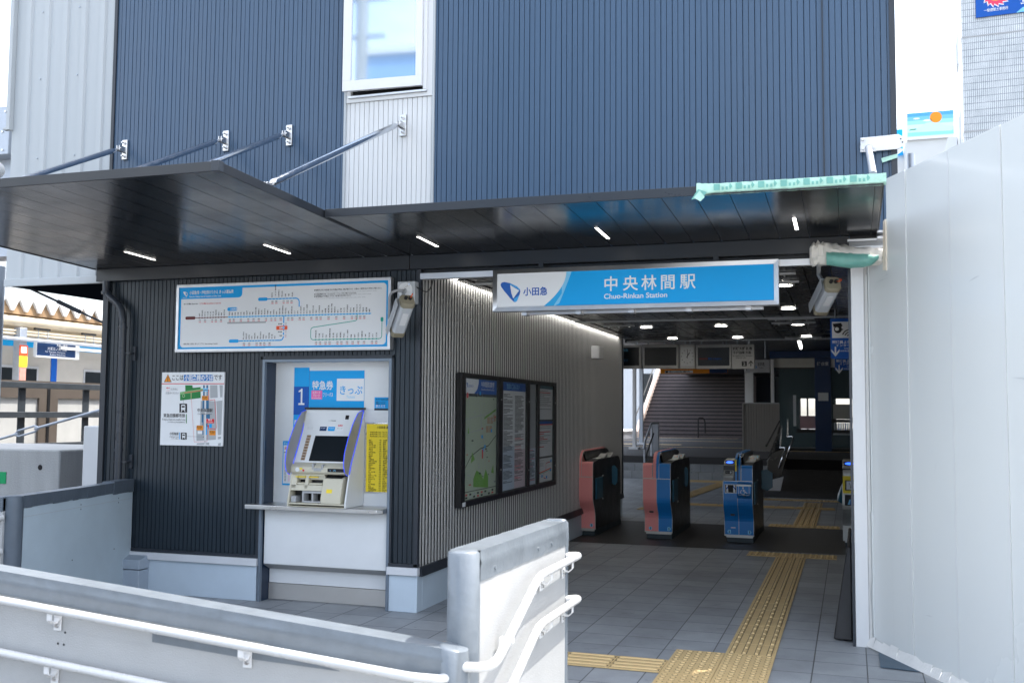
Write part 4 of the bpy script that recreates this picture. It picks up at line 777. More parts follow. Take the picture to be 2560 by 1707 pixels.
b = MB(); p0 = r0+s_*.018-d*.018; b.tube(fillet([p0, p0+s_*.03+u*.004, p0+s_*.04+u*.02, p0+s_*.02+u*.04+d*.03], .02), .003, orange_c, 8); b.build('orange_cable', T)
T = thing('wrapped_camera', 'bagged camera wrapped in white sheet and mint tape at the right end of the beam', 'camera', (3.2, -.2, 2.6))
def crumple(cx, segs, m, name, seed, amp):
    rs = random.Random(seed); b = MB(); n = 18; vs = []; fs = []; sg = []
    for (p0, a0, c0), (p1, a1, c1) in zip(segs[:-1], segs[1:]):
        for k in range(3): t = k/3; sg.append((tuple(u+(v-u)*t for u, v in zip(p0, p1)), a0+(a1-a0)*t, c0+(c1-c0)*t))
    segs = sg+[segs[-1]]
    for (p, rw, rh) in segs:
        for j in range(n): a = 2*pi*j/n; k = 1+rs.uniform(-amp, amp); vs.append((p[0], p[1]+rw*cos(a)*k, p[2]+rh*sin(a)*k))
    for i in range(len(segs)-1): fs += [(i*n+j, i*n+(j+1) % n, (i+1)*n+(j+1) % n, (i+1)*n+j) for j in range(n)]
    fs += [tuple(range(n))[::-1], tuple((len(segs)-1)*n+j for j in range(n))]; b.raw(vs, fs, m); return b.build(name, T, smooth=32)
crumple(0, [((2.945, -.2, 2.62), .02, .05), ((2.96, -.2, 2.625), .05, .075), ((3.0, -.2, 2.635), .06, .08), ((3.05, -.2, 2.63), .06, .07), ((3.12, -.2, 2.62), .055, .072), ((3.2, -.2, 2.612), .055, .066), ((3.28, -.2, 2.605), .05, .06), ((3.36, -.2, 2.60), .05, .055), ((3.42, -.2, 2.60), .04, .05)], bag, 'bag_wrap', 4, .16)
crumple(0, [((3.055, -.225, 2.595), .055, .045), ((3.12, -.225, 2.586), .06, .05), ((3.2, -.225, 2.578), .06, .052), ((3.28, -.225, 2.572), .055, .048), ((3.34, -.225, 2.575), .05, .038), ((3.385, -.225, 2.59), .03, .02)], mint_d, 'tape_wrap', 9, .05)

# ------------------------------------------------------------------ speaker and notice board on the striped wall
T = thing('wall_speaker', 'small light grey speaker high on the striped passage wall', 'speaker', (.0, 5.5, 2.3))
p = SW.p(5.75, 2.33, .0); b = MB(); b.obox(SW.p(5.62, 2.33, .13), (WD, WN, (0, 0, 1)), (.14, .055, .085), offw); b.build('cabinet', T, .012)
b = MB(); b.obox(SW.p(5.62, 2.33, .18), (WD, WN, (0, 0, 1)), (.12, .008, .07), conduit); b.build('grille', T)
b = MB(); b.obox(SW.p(5.85, 2.33, .035), (WD, WN, (0, 0, 1)), (.05, .03, .06), galv); b.cyl(SW.p(5.85, 2.35, .06), SW.p(5.7, 2.34, .12), .012, galv); b.build('bracket', T)
T = thing('notice_board', 'large black framed notice board with four glazed panes on the striped wall', 'notice board', (0, 2.2, .73))
NB = Pan(SW.p(.74, .735, .016), WD, (0, 0, 1)); NW, NH = 3.06, 1.148
b = MB(); b.prism([NB.p(0, 0, 0), NB.p(NW, 0, 0), NB.p(NW, NH, 0), NB.p(0, NH, 0)], NB.n*.03, blk)
bnds = [(.14, .98), (1.16, 1.92), (2.05, 2.30), (2.41, 2.97)]
for x0, x1 in ((0, .10), (1.0, 1.13), (1.94, 2.03), (2.315, 2.395), (2.985, NW)): b.prism([NB.p(x0, 0, .03), NB.p(x1, 0, .03), NB.p(x1, NH, .03), NB.p(x0, NH, .03)], NB.n*.022, blk)
for z0, z1 in ((0, .05), (NH-.035, NH)): b.prism([NB.p(.001, z0, .0302), NB.p(NW-.001, z0, .0302), NB.p(NW-.001, z1, .0302), NB.p(.001, z1, .0302)], NB.n*.024, blk)
b.build('frame', T, .003)
def poster(name, x0, x1, z0, z1, m, draw):
    P = Pan(NB.p(x0, z0, .032), WD, (0, 0, 1)); b = MB(); P.rect(b, 0, 0, x1-x0, z1-z0, m, 0); o = b.build(name, T, smooth=0); b = MB(); draw(b, P, x1-x0, z1-z0); b.build(name+'_print', o, smooth=0)
def dr(b, P, W, H):
    P.poly(b, [(.22, 0), (.30, .04), (.335, .09), (.34, H), (W, H), (W, 0)], prn_b2); logo(b, P, .02, .05, .045, prn_b2, prn_b, .001); P.text(b, 'ODAKYU', .075, .055, .03, prn_b2, .001); P.text(b, '中央林間駅周辺案内図', .41, .068, .055, prn_w, .001, 'L', .01, .36); P.text(b, 'Chuo-Rinkan Station Area Map', .41, .035, .026, prn_w, .001, 'L', 0, .36)
poster('map_header', .14, .98, NH-.175, NH-.045, prn_w, dr)
def dr(b, P, W, H):
    rs = random.Random(11)
    for pts in ([(.0, .2), (.15, .3), (.4, .36), (.62, .38), (.84, .47)], [(.05, .86), (.12, .55), (.0, .35)], [(.45, .86), (.4, .6), (.5, .4), (.46, .1)], [(.3, .86), (.55, .3), (.6, .0)], [(.0, .62), (.84, .7)], [(.0, .5), (.84, .56)]): P.line(b, pts, .006, prn_gr, .0008)
    P.line(b, [(.0, .2), (.15, .3), (.4, .36), (.62, .38), (.84, .47)], .008, prn_k, .001)
    for pts in ([(.22, .03), (.62, .0), (.62, .10), (.55, .17), (.48, .08), (.42, .14), (.30, .17), (.22, .10)], [(.15, .24), (.25, .27), (.18, .34)], [(.7, .13), (.78, .12), (.76, .2)], [(.5, .62), (.83, .70), (.83, .72), (.5, .64)], [(.06, .5), (.1, .5), (.09, .56)]): P.poly(b, pts, mapg, .0010)
    for _ in range(34):
        x, y = rs.uniform(.02, .8), rs.uniform(.02, .82); P.rect(b, x, y, x+rs.uniform(.02, .06), y+rs.uniform(.006, .014), rs.choice((prn_k, prn_gr, prn_gr, prn_r)), .0012)
    for x, y in ((.55, .5), (.64, .5), (.58, .58), (.67, .58), (.75, .6)): P.rect(b, x, y, x+.07, y+.06, mat('map_tan', (.42, .28, .18), .5), .0011)
    for x, y in ((.42, .45), (.68, .5), (.45, .33), (.5, .36), (.36, .84)): P.rect(b, x, y, x+.04, y+.03, prn_b, .0014)
    P.disc(b, .05, .83, .03, prn_w, .0014); P.disc(b, .05, .83, .026, prn_r, .0016); P.rect(b, .44, .27, .47, .35, prn_r, .0016)
poster('area_map', .14, .98, .125, NH-.20, prn_map, dr)
def dr(b, P, W, H):
    for i in range(8):
        for j in range(2): P.rect(b, .02+i*.1, .008+j*.025, .07+i*.1, .024+j*.025, (prn_k, prn_gr, prn_k, prn_r)[(i+j*3) % 4], .0008)
poster('map_legend', .14, .98, .055, .118, prn_map, dr)
pale_b = mat('paper_pale_blue', (.50, .58, .68), .4, 0, .04, 5); pale_p = mat('paper_pale_pink', (.62, .52, .56), .4, 0, .04, 5)
def lines(b, P, x0, x1, y0, y1, step, m, seed, red=0):
    rs = random.Random(seed); y = y1
    while y > y0:
        wd = rs.choice((.4, .7, .85, .95, 1, 1))*(x1-x0)
        if rs.random() > .12: P.rect(b, x0, y, x0+wd, y+step*.45, prn_r if rs.random() < red else m, .0011)
        y -= step
def dr(b, P, W, H):
    P.rect(b, 0, H-.082, W, H, prn_b2); P.text(b, '営業のごあんない', .13, H-.062, .06, prn_lb, .001, 'L', .01, .42); P.rect(b, 0, 0, W*.52, .42, pale_b, .0006); P.rect(b, W*.52, 0, W, .38, pale_p, .0007)
    lines(b, P, .04, .33, .06, H-.12, .012, prn_k, 1); lines(b, P, .40, .70, .06, H-.12, .012, prn_k, 2, .12)
poster('service_poster', 1.16, 1.92, .06, NH-.045, prn_w, dr)
def dr(b, P, W, H): P.rect(b, 0, 0, W, H*.36, pale_b, .0006); lines(b, P, .03, W-.03, .03, H*.34, .013, prn_k, 3, .2)
poster('notice_sheet', 2.05, 2.30, .06, NH-.045, prn_gr, dr)
def dr(b, P, W, H):
    P.rect(b, 0, H-.035, W, H, mat('print_dull_teal', (.03, .12, .17), .4), .0008); lines(b, P, .03, W-.06, .09, H-.06, .02, prn_gr, 4, .2)
poster('timetable', 2.41, 2.97, .735, NH-.045, prn_w, dr)
def dr(b, P, W, H):
    P.rect(b, 0, H-.03, W, H, prn_b2, .0008); P.rect(b, 0, H-.042, W, H-.03, prn_or, .0008); lines(b, P, .03, W-.06, .09, H-.06, .02, prn_gr, 5, .35)
poster('timetable', 2.41, 2.97, .335, .715, prn_w, dr)
def dr(b, P, W, H):
    P.line(b, [(.0, .10), (.25, .115), (W-.05, .135)], .012, prn_or); P.line(b, [(0, .088), (.25, .10), (W-.05, .12)], .006, prn_teal); P.line(b, [(.3, .12), (.3, .19), (.33, .2), (.48, .205)], .008, prn_r); P.line(b, [(.22, .1), (.22, .04), (.3, .035)], .008, prn_r); lines(b, P, .02, .22, .16, .23, .012, prn_gr, 6)
    for x, y in ((.48, .2), (.46, .1), (.3, .03), (.12, .05)): P.rect(b, x, y, x+.05, y+.03, prn_b, .0012)
poster('route_map', 2.41, 2.97, .06, .315, prn_w, dr)
for x0, x1 in bnds:
    b = MB(); b.prism([NB.p(x0-.03, .05, .040), NB.p(x1+.01, .05, .040), NB.p(x1+.01, NH-.036, .040), NB.p(x0-.03, NH-.036, .040)], NB.n*.003, pane); b.build('glass_pane', T)
b = MB(); NB.rect(b, .03, .008, .11, .045, prn_w, .0545)
for x, zs in ((1.07, (.27, .93)), (1.985, (.22, .92)), (2.355, (.22, .92)), (3.02, (.22, .92))):
    for z in zs: b.cyl(NB.p(x, z, .052), NB.p(x, z, .058), .008, steel, 10)
b.build('lock', T)

# ------------------------------------------------------------------ ceiling fittings
def downlight(x, y, label, src=None):
    if src: return copy_tree(src, (x-1.65, y-5.7, 0), label)
    T = thing('downlight', label, 'light', (x, y, 2.66), 'round downlights in the hall ceiling')
    b = MB(); b.disc((x, y, 2.6555), (0, 0, 1), .075, dl_m, 28); b.build('lens', T, smooth=0)
    b = MB(); n = 28
    for i in range(n):
        a, c = 2*pi*i/n, 2*pi*(i+1)/n
        b.hexa([(x+r*cos(t), y+r*sin(t), z) for z in (2.650, 2.661) for r, t in ((.076, a), (.098, a), (.098, c), (.076, c))], whitep)
    b.build('rim', T, smooth=0); return T
D0 = downlight(1.65, 5.7, 'downlight in the second row behind the sign, middle one of that row')
for x, y, l in ((.70, 5.7, 'downlight in the second row behind the sign, left one near the striped wall'), (2.59, 5.7, 'downlight in the second row behind the sign, right one between two slot tracks'), (.70, 7.75, 'downlight in the far row, left one above the dark screen'), (1.65, 7.75, 'downlight in the far row, middle one above the right screen'), (2.61, 7.75, 'downlight in the far row, right one by the far slot tracks'), (2.59, 3.69, 'downlight just below the right end of the station name sign'), (2.66, 1.66, 'nearest downlight, half hidden by the sign frame')): downlight(x, y, l, D0)
def track(x0, x1, y, label):
    T = thing('ceiling_track', label, 'ceiling track', ((x0+x1)/2, y, 2.65), 'thin white slot tracks in the hall ceiling'); b = MB(); b.box(x0, x1, y-.022, y+.022, 2.645, 2.661, whitep); b.build('rail', T, .002)
    for k in range(3): x = x0+(x1-x0)*(k+.5)/3; b = MB(); b.box(x-.006, x+.006, y-.028, y+.028, 2.63, 2.645, alu); b.build('clip', T)
for a in ((2.29, 2.81, 4.92, 'slot track before the second downlight row, right side, front of its pair'), (2.29, 2.81, 5.45, 'slot track before the second downlight row, right side, rear of its pair'), (2.30, 2.81, 8.0, 'slot track behind the far downlight row, right side'), (2.30, 2.80, 8.17, 'rearmost slot track next to the white trim on the right side'), (2.28, 2.80, .92, 'slot track nearest the entrance right of the sign'), (2.28, 2.80, 1.44, 'second slot track from the entrance right of the sign'), (.06, .50, .91, 'slot track at the left corner by the striped wall'), (.2, .60, 5.40, 'slot track deep on the left near the striped wall')): track(*a)
T = thing('cove_light', 'long light strip along the top of the striped passage wall', 'light', (0, 4, 2.63))
b = MB(); b.prism([SW.p(.64, 2.676, .012), SW.p(7.6, 2.676, .012), SW.p(7.6, 2.676, .040), SW.p(.64, 2.676, .040)], (0, 0, .006), led_soft); b.build('diffuser', T)
b = MB(); b.prism([SW.p(.6, 2.655, .046), SW.p(7.65, 2.655, .046), SW.p(7.65, 2.655, .23), SW.p(.6, 2.655, .13)], (0, 0, .006), ceil_m); b.build('channel', T)
# ------------------------------------------------------------------ ticket gates
GY = 5.19
def lowprof(z0, z1):
    pts = [(GY+.13, .08), (GY+.13, .255), (GY+.122, .29), (GY+.105, .325), (GY+.07, .37), (GY+.035, .415), (GY+.012, .455), (GY+.003, .49), (GY, .52), (GY, .742)]
    return [p for p in pts if z0-1e-6 <= p[1] <= z1+1e-6]
def strip(b, x0, x1, prof, th, m):
    for (ya, za), (yb, zb) in zip(prof[:-1], prof[1:]):
        b.hexa([(x0, ya-th, za), (x1, ya-th, za), (x1, ya, za), (x0, ya, za), (x0, yb-th, zb), (x1, yb-th, zb), (x1, yb, zb), (x0, yb, zb)], m)
fin_prof = [(GY+.005, .748), (GY+.005, .90), (GY+.03, .98), (GY+.08, 1.04), (GY+.16, 1.07), (GY+1.30, 1.078), (GY+1.42, 1.05), (GY+1.5, .94)]
def gate(label, x0, x1, cols, fins, tops, extra=None, base=None):
    T = thing('ticket_gate', label, 'ticket gate', ((x0+x1)/2, GY+.7, 0), 'automatic ticket gates across the hall')
    b = MB(); b.box(x0+.025, x1-.005, GY+.135, GY+1.66, .003, .075, mat('gate_base', (.02, .035, .045), .45, 0, .05)); b.build('base', T, .004)
    b = MB(); b.prism([(x0+.004, y, z) for y, z in lowprof(0, 1)+[(GY+.012, .748), (GY+.012, .925), (GY+.35, .955), (GY+1.5, .955), (GY+1.62, .88), (GY+1.64, .08)]], (x1-x0-.008, 0, 0), black_side); b.build('body', T, .003)
    b = MB(); b.box(x0+.02, x1-.01, GY+.11, GY+.14, .062, .078, gsilver); b.build('foot_strip', T)
    for c0, c1, m in cols:
        b = MB(); strip(b, c0+.002, c1-.002, lowprof(.08, .75), .008, m); b.build('front_panel', T)
    b = MB()
    for c in [c0 for c0, c1, m in cols]+[cols[-1][1]]: strip(b, c-.0025, c+.0025, lowprof(.08, .75), .0095, gsilver)
    b.box(x0, x1, GY-.0105, GY+.01, .742, .749, gsilver); b.box(x0, x1, GY+.117, GY+.13, .08, .095, gsilver); b.build('edge_trim', T)
    for c0, c1, m in fins:
        b = MB(); lo = [(y+(.05 if i < 5 else 0), z-.03 if i > 3 else z) for i, (y, z) in enumerate(fin_prof)]
        b.prism([(c0+.001, y, z) for y, z in fin_prof]+[(c0+.001, GY+1.4, .93), (c0+.001, GY+.06, .93), (c0+.001, GY+.06, .748)], (c1-c0-.002, 0, 0), m); b.build('divider_fin', T, .002)
    if fins:
        f0, f1 = fins[0][0], fins[-1][1]
        b = MB(); b.prism([(f0+.002, y, z-.012) for y, z in fin_prof[3:]]+[(f0+.002, GY+.2, .93)], (f1-f0+.022, 0, 0), blk); b.build('divider_side', T, .003)
        b = MB(); b.tube([(f1+.003, y-.003, z) for y, z in fin_prof[:5]], .003, gsilver, 6); b.build('fin_trim', T)
    for c0, c1, m in tops:
        b = MB(); strip(b, c0+.002, c1-.002, [(GY, .75), (GY, .90), (GY+.01, .922), (GY+.03, .935)], .008, m); b.build('upper_panel', T)
        b = MB()
        for c in (c0, c1): strip(b, c-.002, c+.002, [(GY, .75), (GY, .90), (GY+.01, .922), (GY+.03, .935)], .0095, gsilver)
        b.build('upper_trim', T)
    if extra: extra(T)
    return T
def readers(T, x0, x1, disc=True):
    for y, nm in ((GY+.62, 'a'), (GY+1.0, 'b')):
        b = MB(); b.hexa([(x0, y, .955), (x1, y, .955), (x1, y+.2, .955), (x0, y+.2, .955), (x0, y, .962), (x1, y, .962), (x1, y+.2, 1.012), (x0, y+.2, 1.012)], gsilver); r = b.build('card_reader', T, .006)
        if disc:
            P = Pan((x0, y, .9625), (1, 0, 0), (0, .2, .05)); b = MB(); P.disc(b, (x1-x0)/2, .11, (x1-x0)*.40, prn_lb, .001, 20, .065); P.disc(b, (x1-x0)/2, .11, (x1-x0)*.28, prn_o, .0015, 20, .045); P.disc(b, (x1-x0)/2, .11, (x1-x0)*.18, gsilver, .002, 20, .03); b.build('reader_mark', r, smooth=0)
    b = MB(); b.box(x0-.01, x1, GY+.40, GY+.62, .95, .965, gsilver); b.build('ticket_slot', T, .004)
def flap(T, x0, x1, y, sd=1):
    b = MB(); b.prism([(x0, y, .60), (x0+(x1-x0)*.55, y, .575), (x1, y, .62), (x1, y, .80), (x0+(x1-x0)*.5, y, .845), (x0, y, .83)], (0, .015, 0), gblue2); b.build('flap', T, .003)
def sidepanel(T, x, y0, y1):
    b = MB(); b.box(x, x+.022, y0, y1, .46, .725, gblue2); s_ = b.build('side_panel', T, .004)
    b = MB(); b.cyl((x+.024, y1-.01, .735), (x+.024, y1-.01, .745), .008, steel); b.cyl((x+.024, y1-.01, .44), (x+.024, y1-.01, .455), .008, steel); b.build('hinge', s_)
def numtag(T, x, z, n, sd):
    P = Pan((x, GY+.1205, z), (1, 0, 0), (0, 0, 1)); b = MB()
    pts = [(-.02, -.022), (.012, -.022), (.024, 0), (.012, .022), (-.02, .022)] if sd > 0 else [(.02, -.022), (-.012, -.022), (-.024, 0), (-.012, .022), (.02, .022)]
    if sd == 0: pts = [(.02*cos(i*.45), .022*sin(i*.45)) for i in range(14)]
    P.poly(b, pts, prn_lb, .0006)
    if n == '1': P.rect(b, -.003, -.013, .004, .014, prn_k, .001); P.rect(b, -.008, .006, -.003, .011, prn_k, .001)
    else: P.text(b, n, 0, -.013, .036, prn_k, .001, 'C', .03)
    b.build('number_tag', T, smooth=0)
def e1(T): readers(T, .02, .115, False); sidepanel(T, .118, GY+.12, GY+.45); flap(T, .12, .20, GY+1.05); numtag(T, .07, .135, '3', 0)
gate('narrow pink ticket gate standing against the striped wall', -.075, .118, [(-.075, .118, pink)], [(-.075, -.035, pink)], [(-.03, .118, pink)], e1)
def e2(T):
    readers(T, 1.0, 1.085); sidepanel(T, 1.092, GY+.12, GY+.42); flap(T, 1.092, 1.14, GY+1.1); numtag(T, .82, .13, '3', 0); numtag(T, 1.05, .13, '2', 1)
    b = MB(); b.box(.815, .865, GY+.08, GY+.12, .325, .345, blk); b.build('latch', T)
gate('ticket gate with a pink left half and a blue right half', .75, 1.09, [(.75, .92, pink), (.92, 1.09, gblue)], [(.872, .912, pink), (.912, .945, gblue)], [(.75, .868, pink), (.95, 1.09, gblue)], e2)
def e3(T):
    readers(T, 1.95, 2.06); readers(T, 1.86, 1.93); sidepanel(T, 2.072, GY+.1, GY+.40); flap(T, 2.10, 2.24, GY+.9); numtag(T, 1.78, .13, '2', -1); numtag(T, 2.02, .13, '1', 1)
    b = MB(); b.prism([(1.73, y, z) for y, z in ((GY-.01, .752), (GY-.025, .80), (GY+.0, .83), (GY+.03, .93), (GY+.10, .985), (GY+.4, 1.0), (GY+.4, .93), (GY+.02, .752))], (.125, 0, 0), gsilver); h = b.build('reader_head', T, .008)
    P = Pan((1.73, GY+.03, .931), (1, 0, 0), (0, .07, .055)); b = MB(); P.rect(b, .014, .018, .118, .085, prn_k, .001); P.disc(b, .068, .05, .043, glow_disc, .002, 22, .022); b.build('reader_mark', h, smooth=0)
    P = Pan((1.73, GY+.0, .831), (1, 0, 0), (0, .03, .10)); b = MB(); P.rect(b, .018, .045, .112, .092, prn_y, .001); P.rect(b, .024, .05, .106, .086, gsilver, .0015); P.rect(b, .03, .06, .09, .074, prn_k, .002); P.rect(b, .022, -.002, .105, .034, prn_k, .001); P.text(b, 'ICのみ', .03, .008, .016, prn_w, .0015, 'L', .01, .03); P.disc(b, .085, .016, .012, prn_w, .0015); b.build('ticket_window', h, smooth=0)
    b = MB(); P = Pan((1.745, GY-.009, .60), (1, 0, 0), (0, 0, 1)); P.rect(b, .0, .0, .142, .105, gsilver, .0005); P.rect(b, .006, .006, .136, .099, prn_k, .001)
    P.poly(b, [(.018, .01), (.042, .01), (.034, .095), (.018, .095)], prn_w, .0015); P.poly(b, [(.10, .01), (.125, .01), (.125, .095), (.10, .095)], prn_w, .0015); P.poly(b, [(.018, .04), (.038, .06), (.036, .08), (.018, .06)], prn_b2, .0018); P.poly(b, [(.10, .07), (.125, .04), (.125, .06), (.10, .092)], prn_b2, .0018); b.build('display_window', T, smooth=0)
    b = MB(); b.prism([(1.892, y, z) for y, z in ((GY-.012, .54), (GY-.085, .60), (GY-.085, .70), (GY-.07, .71), (GY-.012, .735))], (.172, 0, 0), gblue); wb = b.build('wheelchair_box', T, .006)
    b = MB(); b.box(1.89, 2.066, GY-.092, GY-.07, .69, .712, gsilver); b.build('box_edge', wb, .003)
    P = Pan((1.915, GY-.0862, .585), (1, 0, 0), (0, 0, 1)); b = MB(); g = prn_w; s_ = .105
    for q4 in ((0, 0, s_+.02, .004), (0, s_, s_+.02, s_+.004), (0, 0, .004, s_), (s_+.016, 0, s_+.02, s_+.004)): P.rect(b, *q4, g, .0006)
    P.disc(b, .052, .088, .009, g, .0008); P.line(b, [(.053, .078), (.056, .045), (.082, .043), (.094, .022), (.104, .027)], .007, g, .0008); P.line(b, [(.055, .062), (.078, .062)], .006, g, .0008); P.line(b, [(.050+.026*cos(R(a)), .037+.026*sin(R(a))) for a in range(110, 400, 15)], .006, g, .0009); b.build('wheelchair_symbol', wb, smooth=0)
    b = MB(); b.box(1.972, 1.997, GY-.089, GY-.08, .572, .585, blk); b.build('box_lock', wb)
    b = MB(); b.box(1.80, 1.85, GY+.08, GY+.12, .325, .345, blk); b.build('latch', T); b = MB(); b.box(1.80, 1.855, GY+.148, GY+.1205, .172, .184, gsilver); b.build('name_plate', T)
    b = MB(); b.box(1.868, 1.886, GY-.004, GY+.012, .86, 1.0, prn_y); b.build('yellow_label', T)
gate('blue ticket gate with a wheelchair symbol box and a silver reader head', 1.725, 2.07, [(1.725, 1.895, gblue), (1.895, 2.07, gblue)], [(1.865, 1.892, gblue), (1.905, 1.93, gblue)], [(1.94, 2.07, gblue)], e3)
def e4(T):
    numtag(T, 3.19, .16, '1', -1)
    b = MB(); b.prism([(3.095, y, z) for y, z in ((GY-.01, .752), (GY-.01, .86), (GY+.03, .95), (GY+.10, 1.0), (GY+.4, 1.015), (GY+.4, .93), (GY+.02, .752))], (.16, 0, 0), gsilver); h = b.build('reader_head', T, .008)
    P = Pan((3.095, GY+.03, .951), (1, 0, 0), (0, .07, .05)); b = MB(); P.rect(b, .012, .012, .15, .08, prn_k, .001); P.disc(b, .08, .045, .055, glow_disc, .002, 22, .024); b.build('reader_mark', h, smooth=0)
    P = Pan((3.095, GY-.0105, .64), (1, 0, 0), (0, 0, 1)); b = MB(); P.rect(b, 0, .0, .16, .112, prn_y, .0015); P.rect(b, 0, .112, .16, .20, prn_y, .0015); P.rect(b, .025, .035, .16, .15, prn_k, .002); P.rect(b, .04, .045, .16, .14, prn_w, .0025); P.disc(b, .09, .07, .01, prn_k, .003); P.line(b, [(.07, .12), (.09, .08), (.13, .13)], .005, prn_k, .003); b.build('display_window', T, smooth=0)
    P = Pan((3.095, GY-.0105, .40), (1, 0, 0), (0, 0, 1)); b = MB(); P.rect(b, .02, .10, .17, .225, prn_k, .0015); P.poly(b, [(.06, .11), (.14, .11), (.14, .2), (.1, .215)], prn_b2, .002); P.poly(b, [(.05, .11), (.075, .11), (.085, .17), (.07, .17)], prn_lb, .0025); b.build('guide_print', T, smooth=0)
    b = MB(); b.prism([(3.085, GY+.2, .50), (3.03, GY+.25, .53), (3.03, GY+.55, .58), (3.085, GY+.6, .72), (3.085, GY+.3, .72)], (.006, 0, 0), gblue2); b.build('flap', T)
    b = MB(); b.tube([(3.09, GY+.25, .72), (3.04, GY+.25, .86), (3.0, GY+.25, .90), (3.02, GY+.25, .86)], .006, pane, 8); b.build('guide_arm', T)
gate('silver and yellow ticket gate half hidden behind the white jamb', 3.09, 3.29, [(3.09, 3.29, gsilver)], [], [], e4)

# ------------------------------------------------------------------ hanging signs in the hall
BY = 8.5
panel_gr = mat('board_grey', (.46, .46, .45), .5, 0, .04, 6)
def board(name, label, cat, x0, x1, y, z0, z1, draw, m=panel_gr, th=.12, hang=True, group=None):
    T = thing(name, label, cat, ((x0+x1)/2, y, z0), group); b = MB(); b.box(x0+.003, x1-.003, y, y+th, z0, z1, m); b.build('casing', T, .004)
    b = MB(); P = Pan((x0, y-.001, z0), (1, 0, 0), (0, 0, 1)); draw(b, P, x1-x0, z1-z0); b.build('face', T, smooth=0)
    if hang:
        b = MB()
        for x in (x0+.08, x1-.08): b.cyl((x, y+th/2, z1), (x, y+th/2, 3.35), .012, galv)
        b.build('hanger', T)
    return T
def dr(b, P, W, H):
    P.rect(b, .01, .045, W-.035, H-.04, screen_m, .001); P.text(b, '急行 13:04 新宿', .05, H-.10, .045, prn_lb, .0018); P.text(b, '各停 13:11 藤沢', .05, .11, .045, mat('led_dim_blue', (.05, .16, .32), .5), .0018)
board('departure_display', 'departure display cut off by the end of the striped wall', 'display', -.48, .082, BY, 2.245, 2.618, dr)
def dr(b, P, W, H): P.rect(b, .03, .045, W-.03, H-.045, screen_m, .001)
board('departure_display', 'departure display with a blank black screen left of the clock', 'display', .104, .665, BY, 2.245, 2.618, dr)
def dr(b, P, W, H):
    P.rect(b, .02, .04, W-.02, H-.04, mat('clock_face', (.55, .57, .58), .4), .001); cx, cy = W/2, H/2
    for i in range(12): a = i*pi/6; P.disc(b, cx+.088*sin(a), cy+.105*cos(a), .007, prn_k, .0016, 8)
    P.line(b, [(cx-.01, cy-.02), (cx+.035, cy+.06)], .012, prn_k, .002); P.line(b, [(cx, cy-.03), (cx+.008, cy+.10)], .008, prn_k, .002)
board('station_clock', 'square hanging station clock with a white face between two black displays', 'clock', .685, .92, BY, 2.24, 2.615, dr)
def dr(b, P, W, H): P.rect(b, .03, .045, W-.03, H-.05, screen_m, .001); P.text(b, '上り Up   新宿方面 for Shinjuku', .05, H-.038, .03, prn_gr, .0018, 'L', 0, .45); P.rect(b, .05, .14, .18, .165, prn_mr, .0016); P.text(b, '新宿 SHINJUKU', .19, .14, .035, prn_b2, .0018, 'L', .01, .2)
board('departure_display', 'departure display right of the clock with a faint lit row', 'display', .935, 1.475, BY, 2.235, 2.61, dr)
def dr(b, P, W, H):
    P.text(b, '相模大野 新宿', .02, H-.085, .05, prn_k, .001, 'L', .03, .285); P.text(b, '千代田線 方面', .02, H-.145, .046, prn_k, .001, 'L', .03, .27); P.text(b, 'for Sagami-Ono, Shinjuku,', .02, H-.185, .028, prn_k, .001, 'L', .01, .29); P.text(b, 'Chiyoda Line', .06, H-.215, .028, prn_k, .001, 'L', .01, .15)
    P.rect(b, .15, .04, .225, .115, prn_k, .001); P.text(b, '2', .187, .053, .07, panel_gr, .0016, 'C', .02); P.line(b, [(.285, .04), (.285, .10)], .014, prn_k, .001); P.poly(b, [(.25, .085), (.285, .128), (.32, .085), (.32, .068), (.285, .105), (.25, .068)], prn_k, .001)
board('direction_sign', 'grey hanging platform direction sign with a black number two and an up arrow', 'sign', 1.48, 1.82, BY, 2.23, 2.605, dr)
def dr(b, P, W, H): P.rect(b, 0, 0, W, H, prn_o, .0006); P.rect(b, .09, .008, .62, .055, prn_w, .001); P.rect(b, .10, .012, .15, .05, prn_k, .0014); P.text(b, '東口改札案内', .16, .02, .035, prn_k, .0016, 'L', .01, .4); P.rect(b, .925, 0, 1.26, H, prn_navy, .001)
board('exit_sign', 'narrow orange exit sign hanging behind the clock and displays', 'sign', -.24, 1.02, 12, 2.30, 2.385, dr, prn_o, .1)
def dr(b, P, W, H):
    P.text(b, 'お手洗', .245, .125, .075, prn_k, .001, 'L', .01, .12); P.text(b, 'Toilets', .265, .08, .03, prn_k, .001, 'L', 0, .08); P.disc(b, .187, .17, .012, prn_b, .001); P.line(b, [(.19, .155), (.19, .12), (.215, .115), (.225, .09)], .011, prn_b, .001); P.line(b, [(.187+.032*cos(R(a)), .105+.032*sin(R(a))) for a in range(100, 380, 20)], .008, prn_b, .001); P.line(b, [(.04, .04), (.04, .09)], .012, prn_k, .001)
board('toilet_sign', 'white hanging toilet sign right of the platform direction sign', 'sign', 1.33, 1.79, 12, 2.31, 2.545, dr, offw, .1)
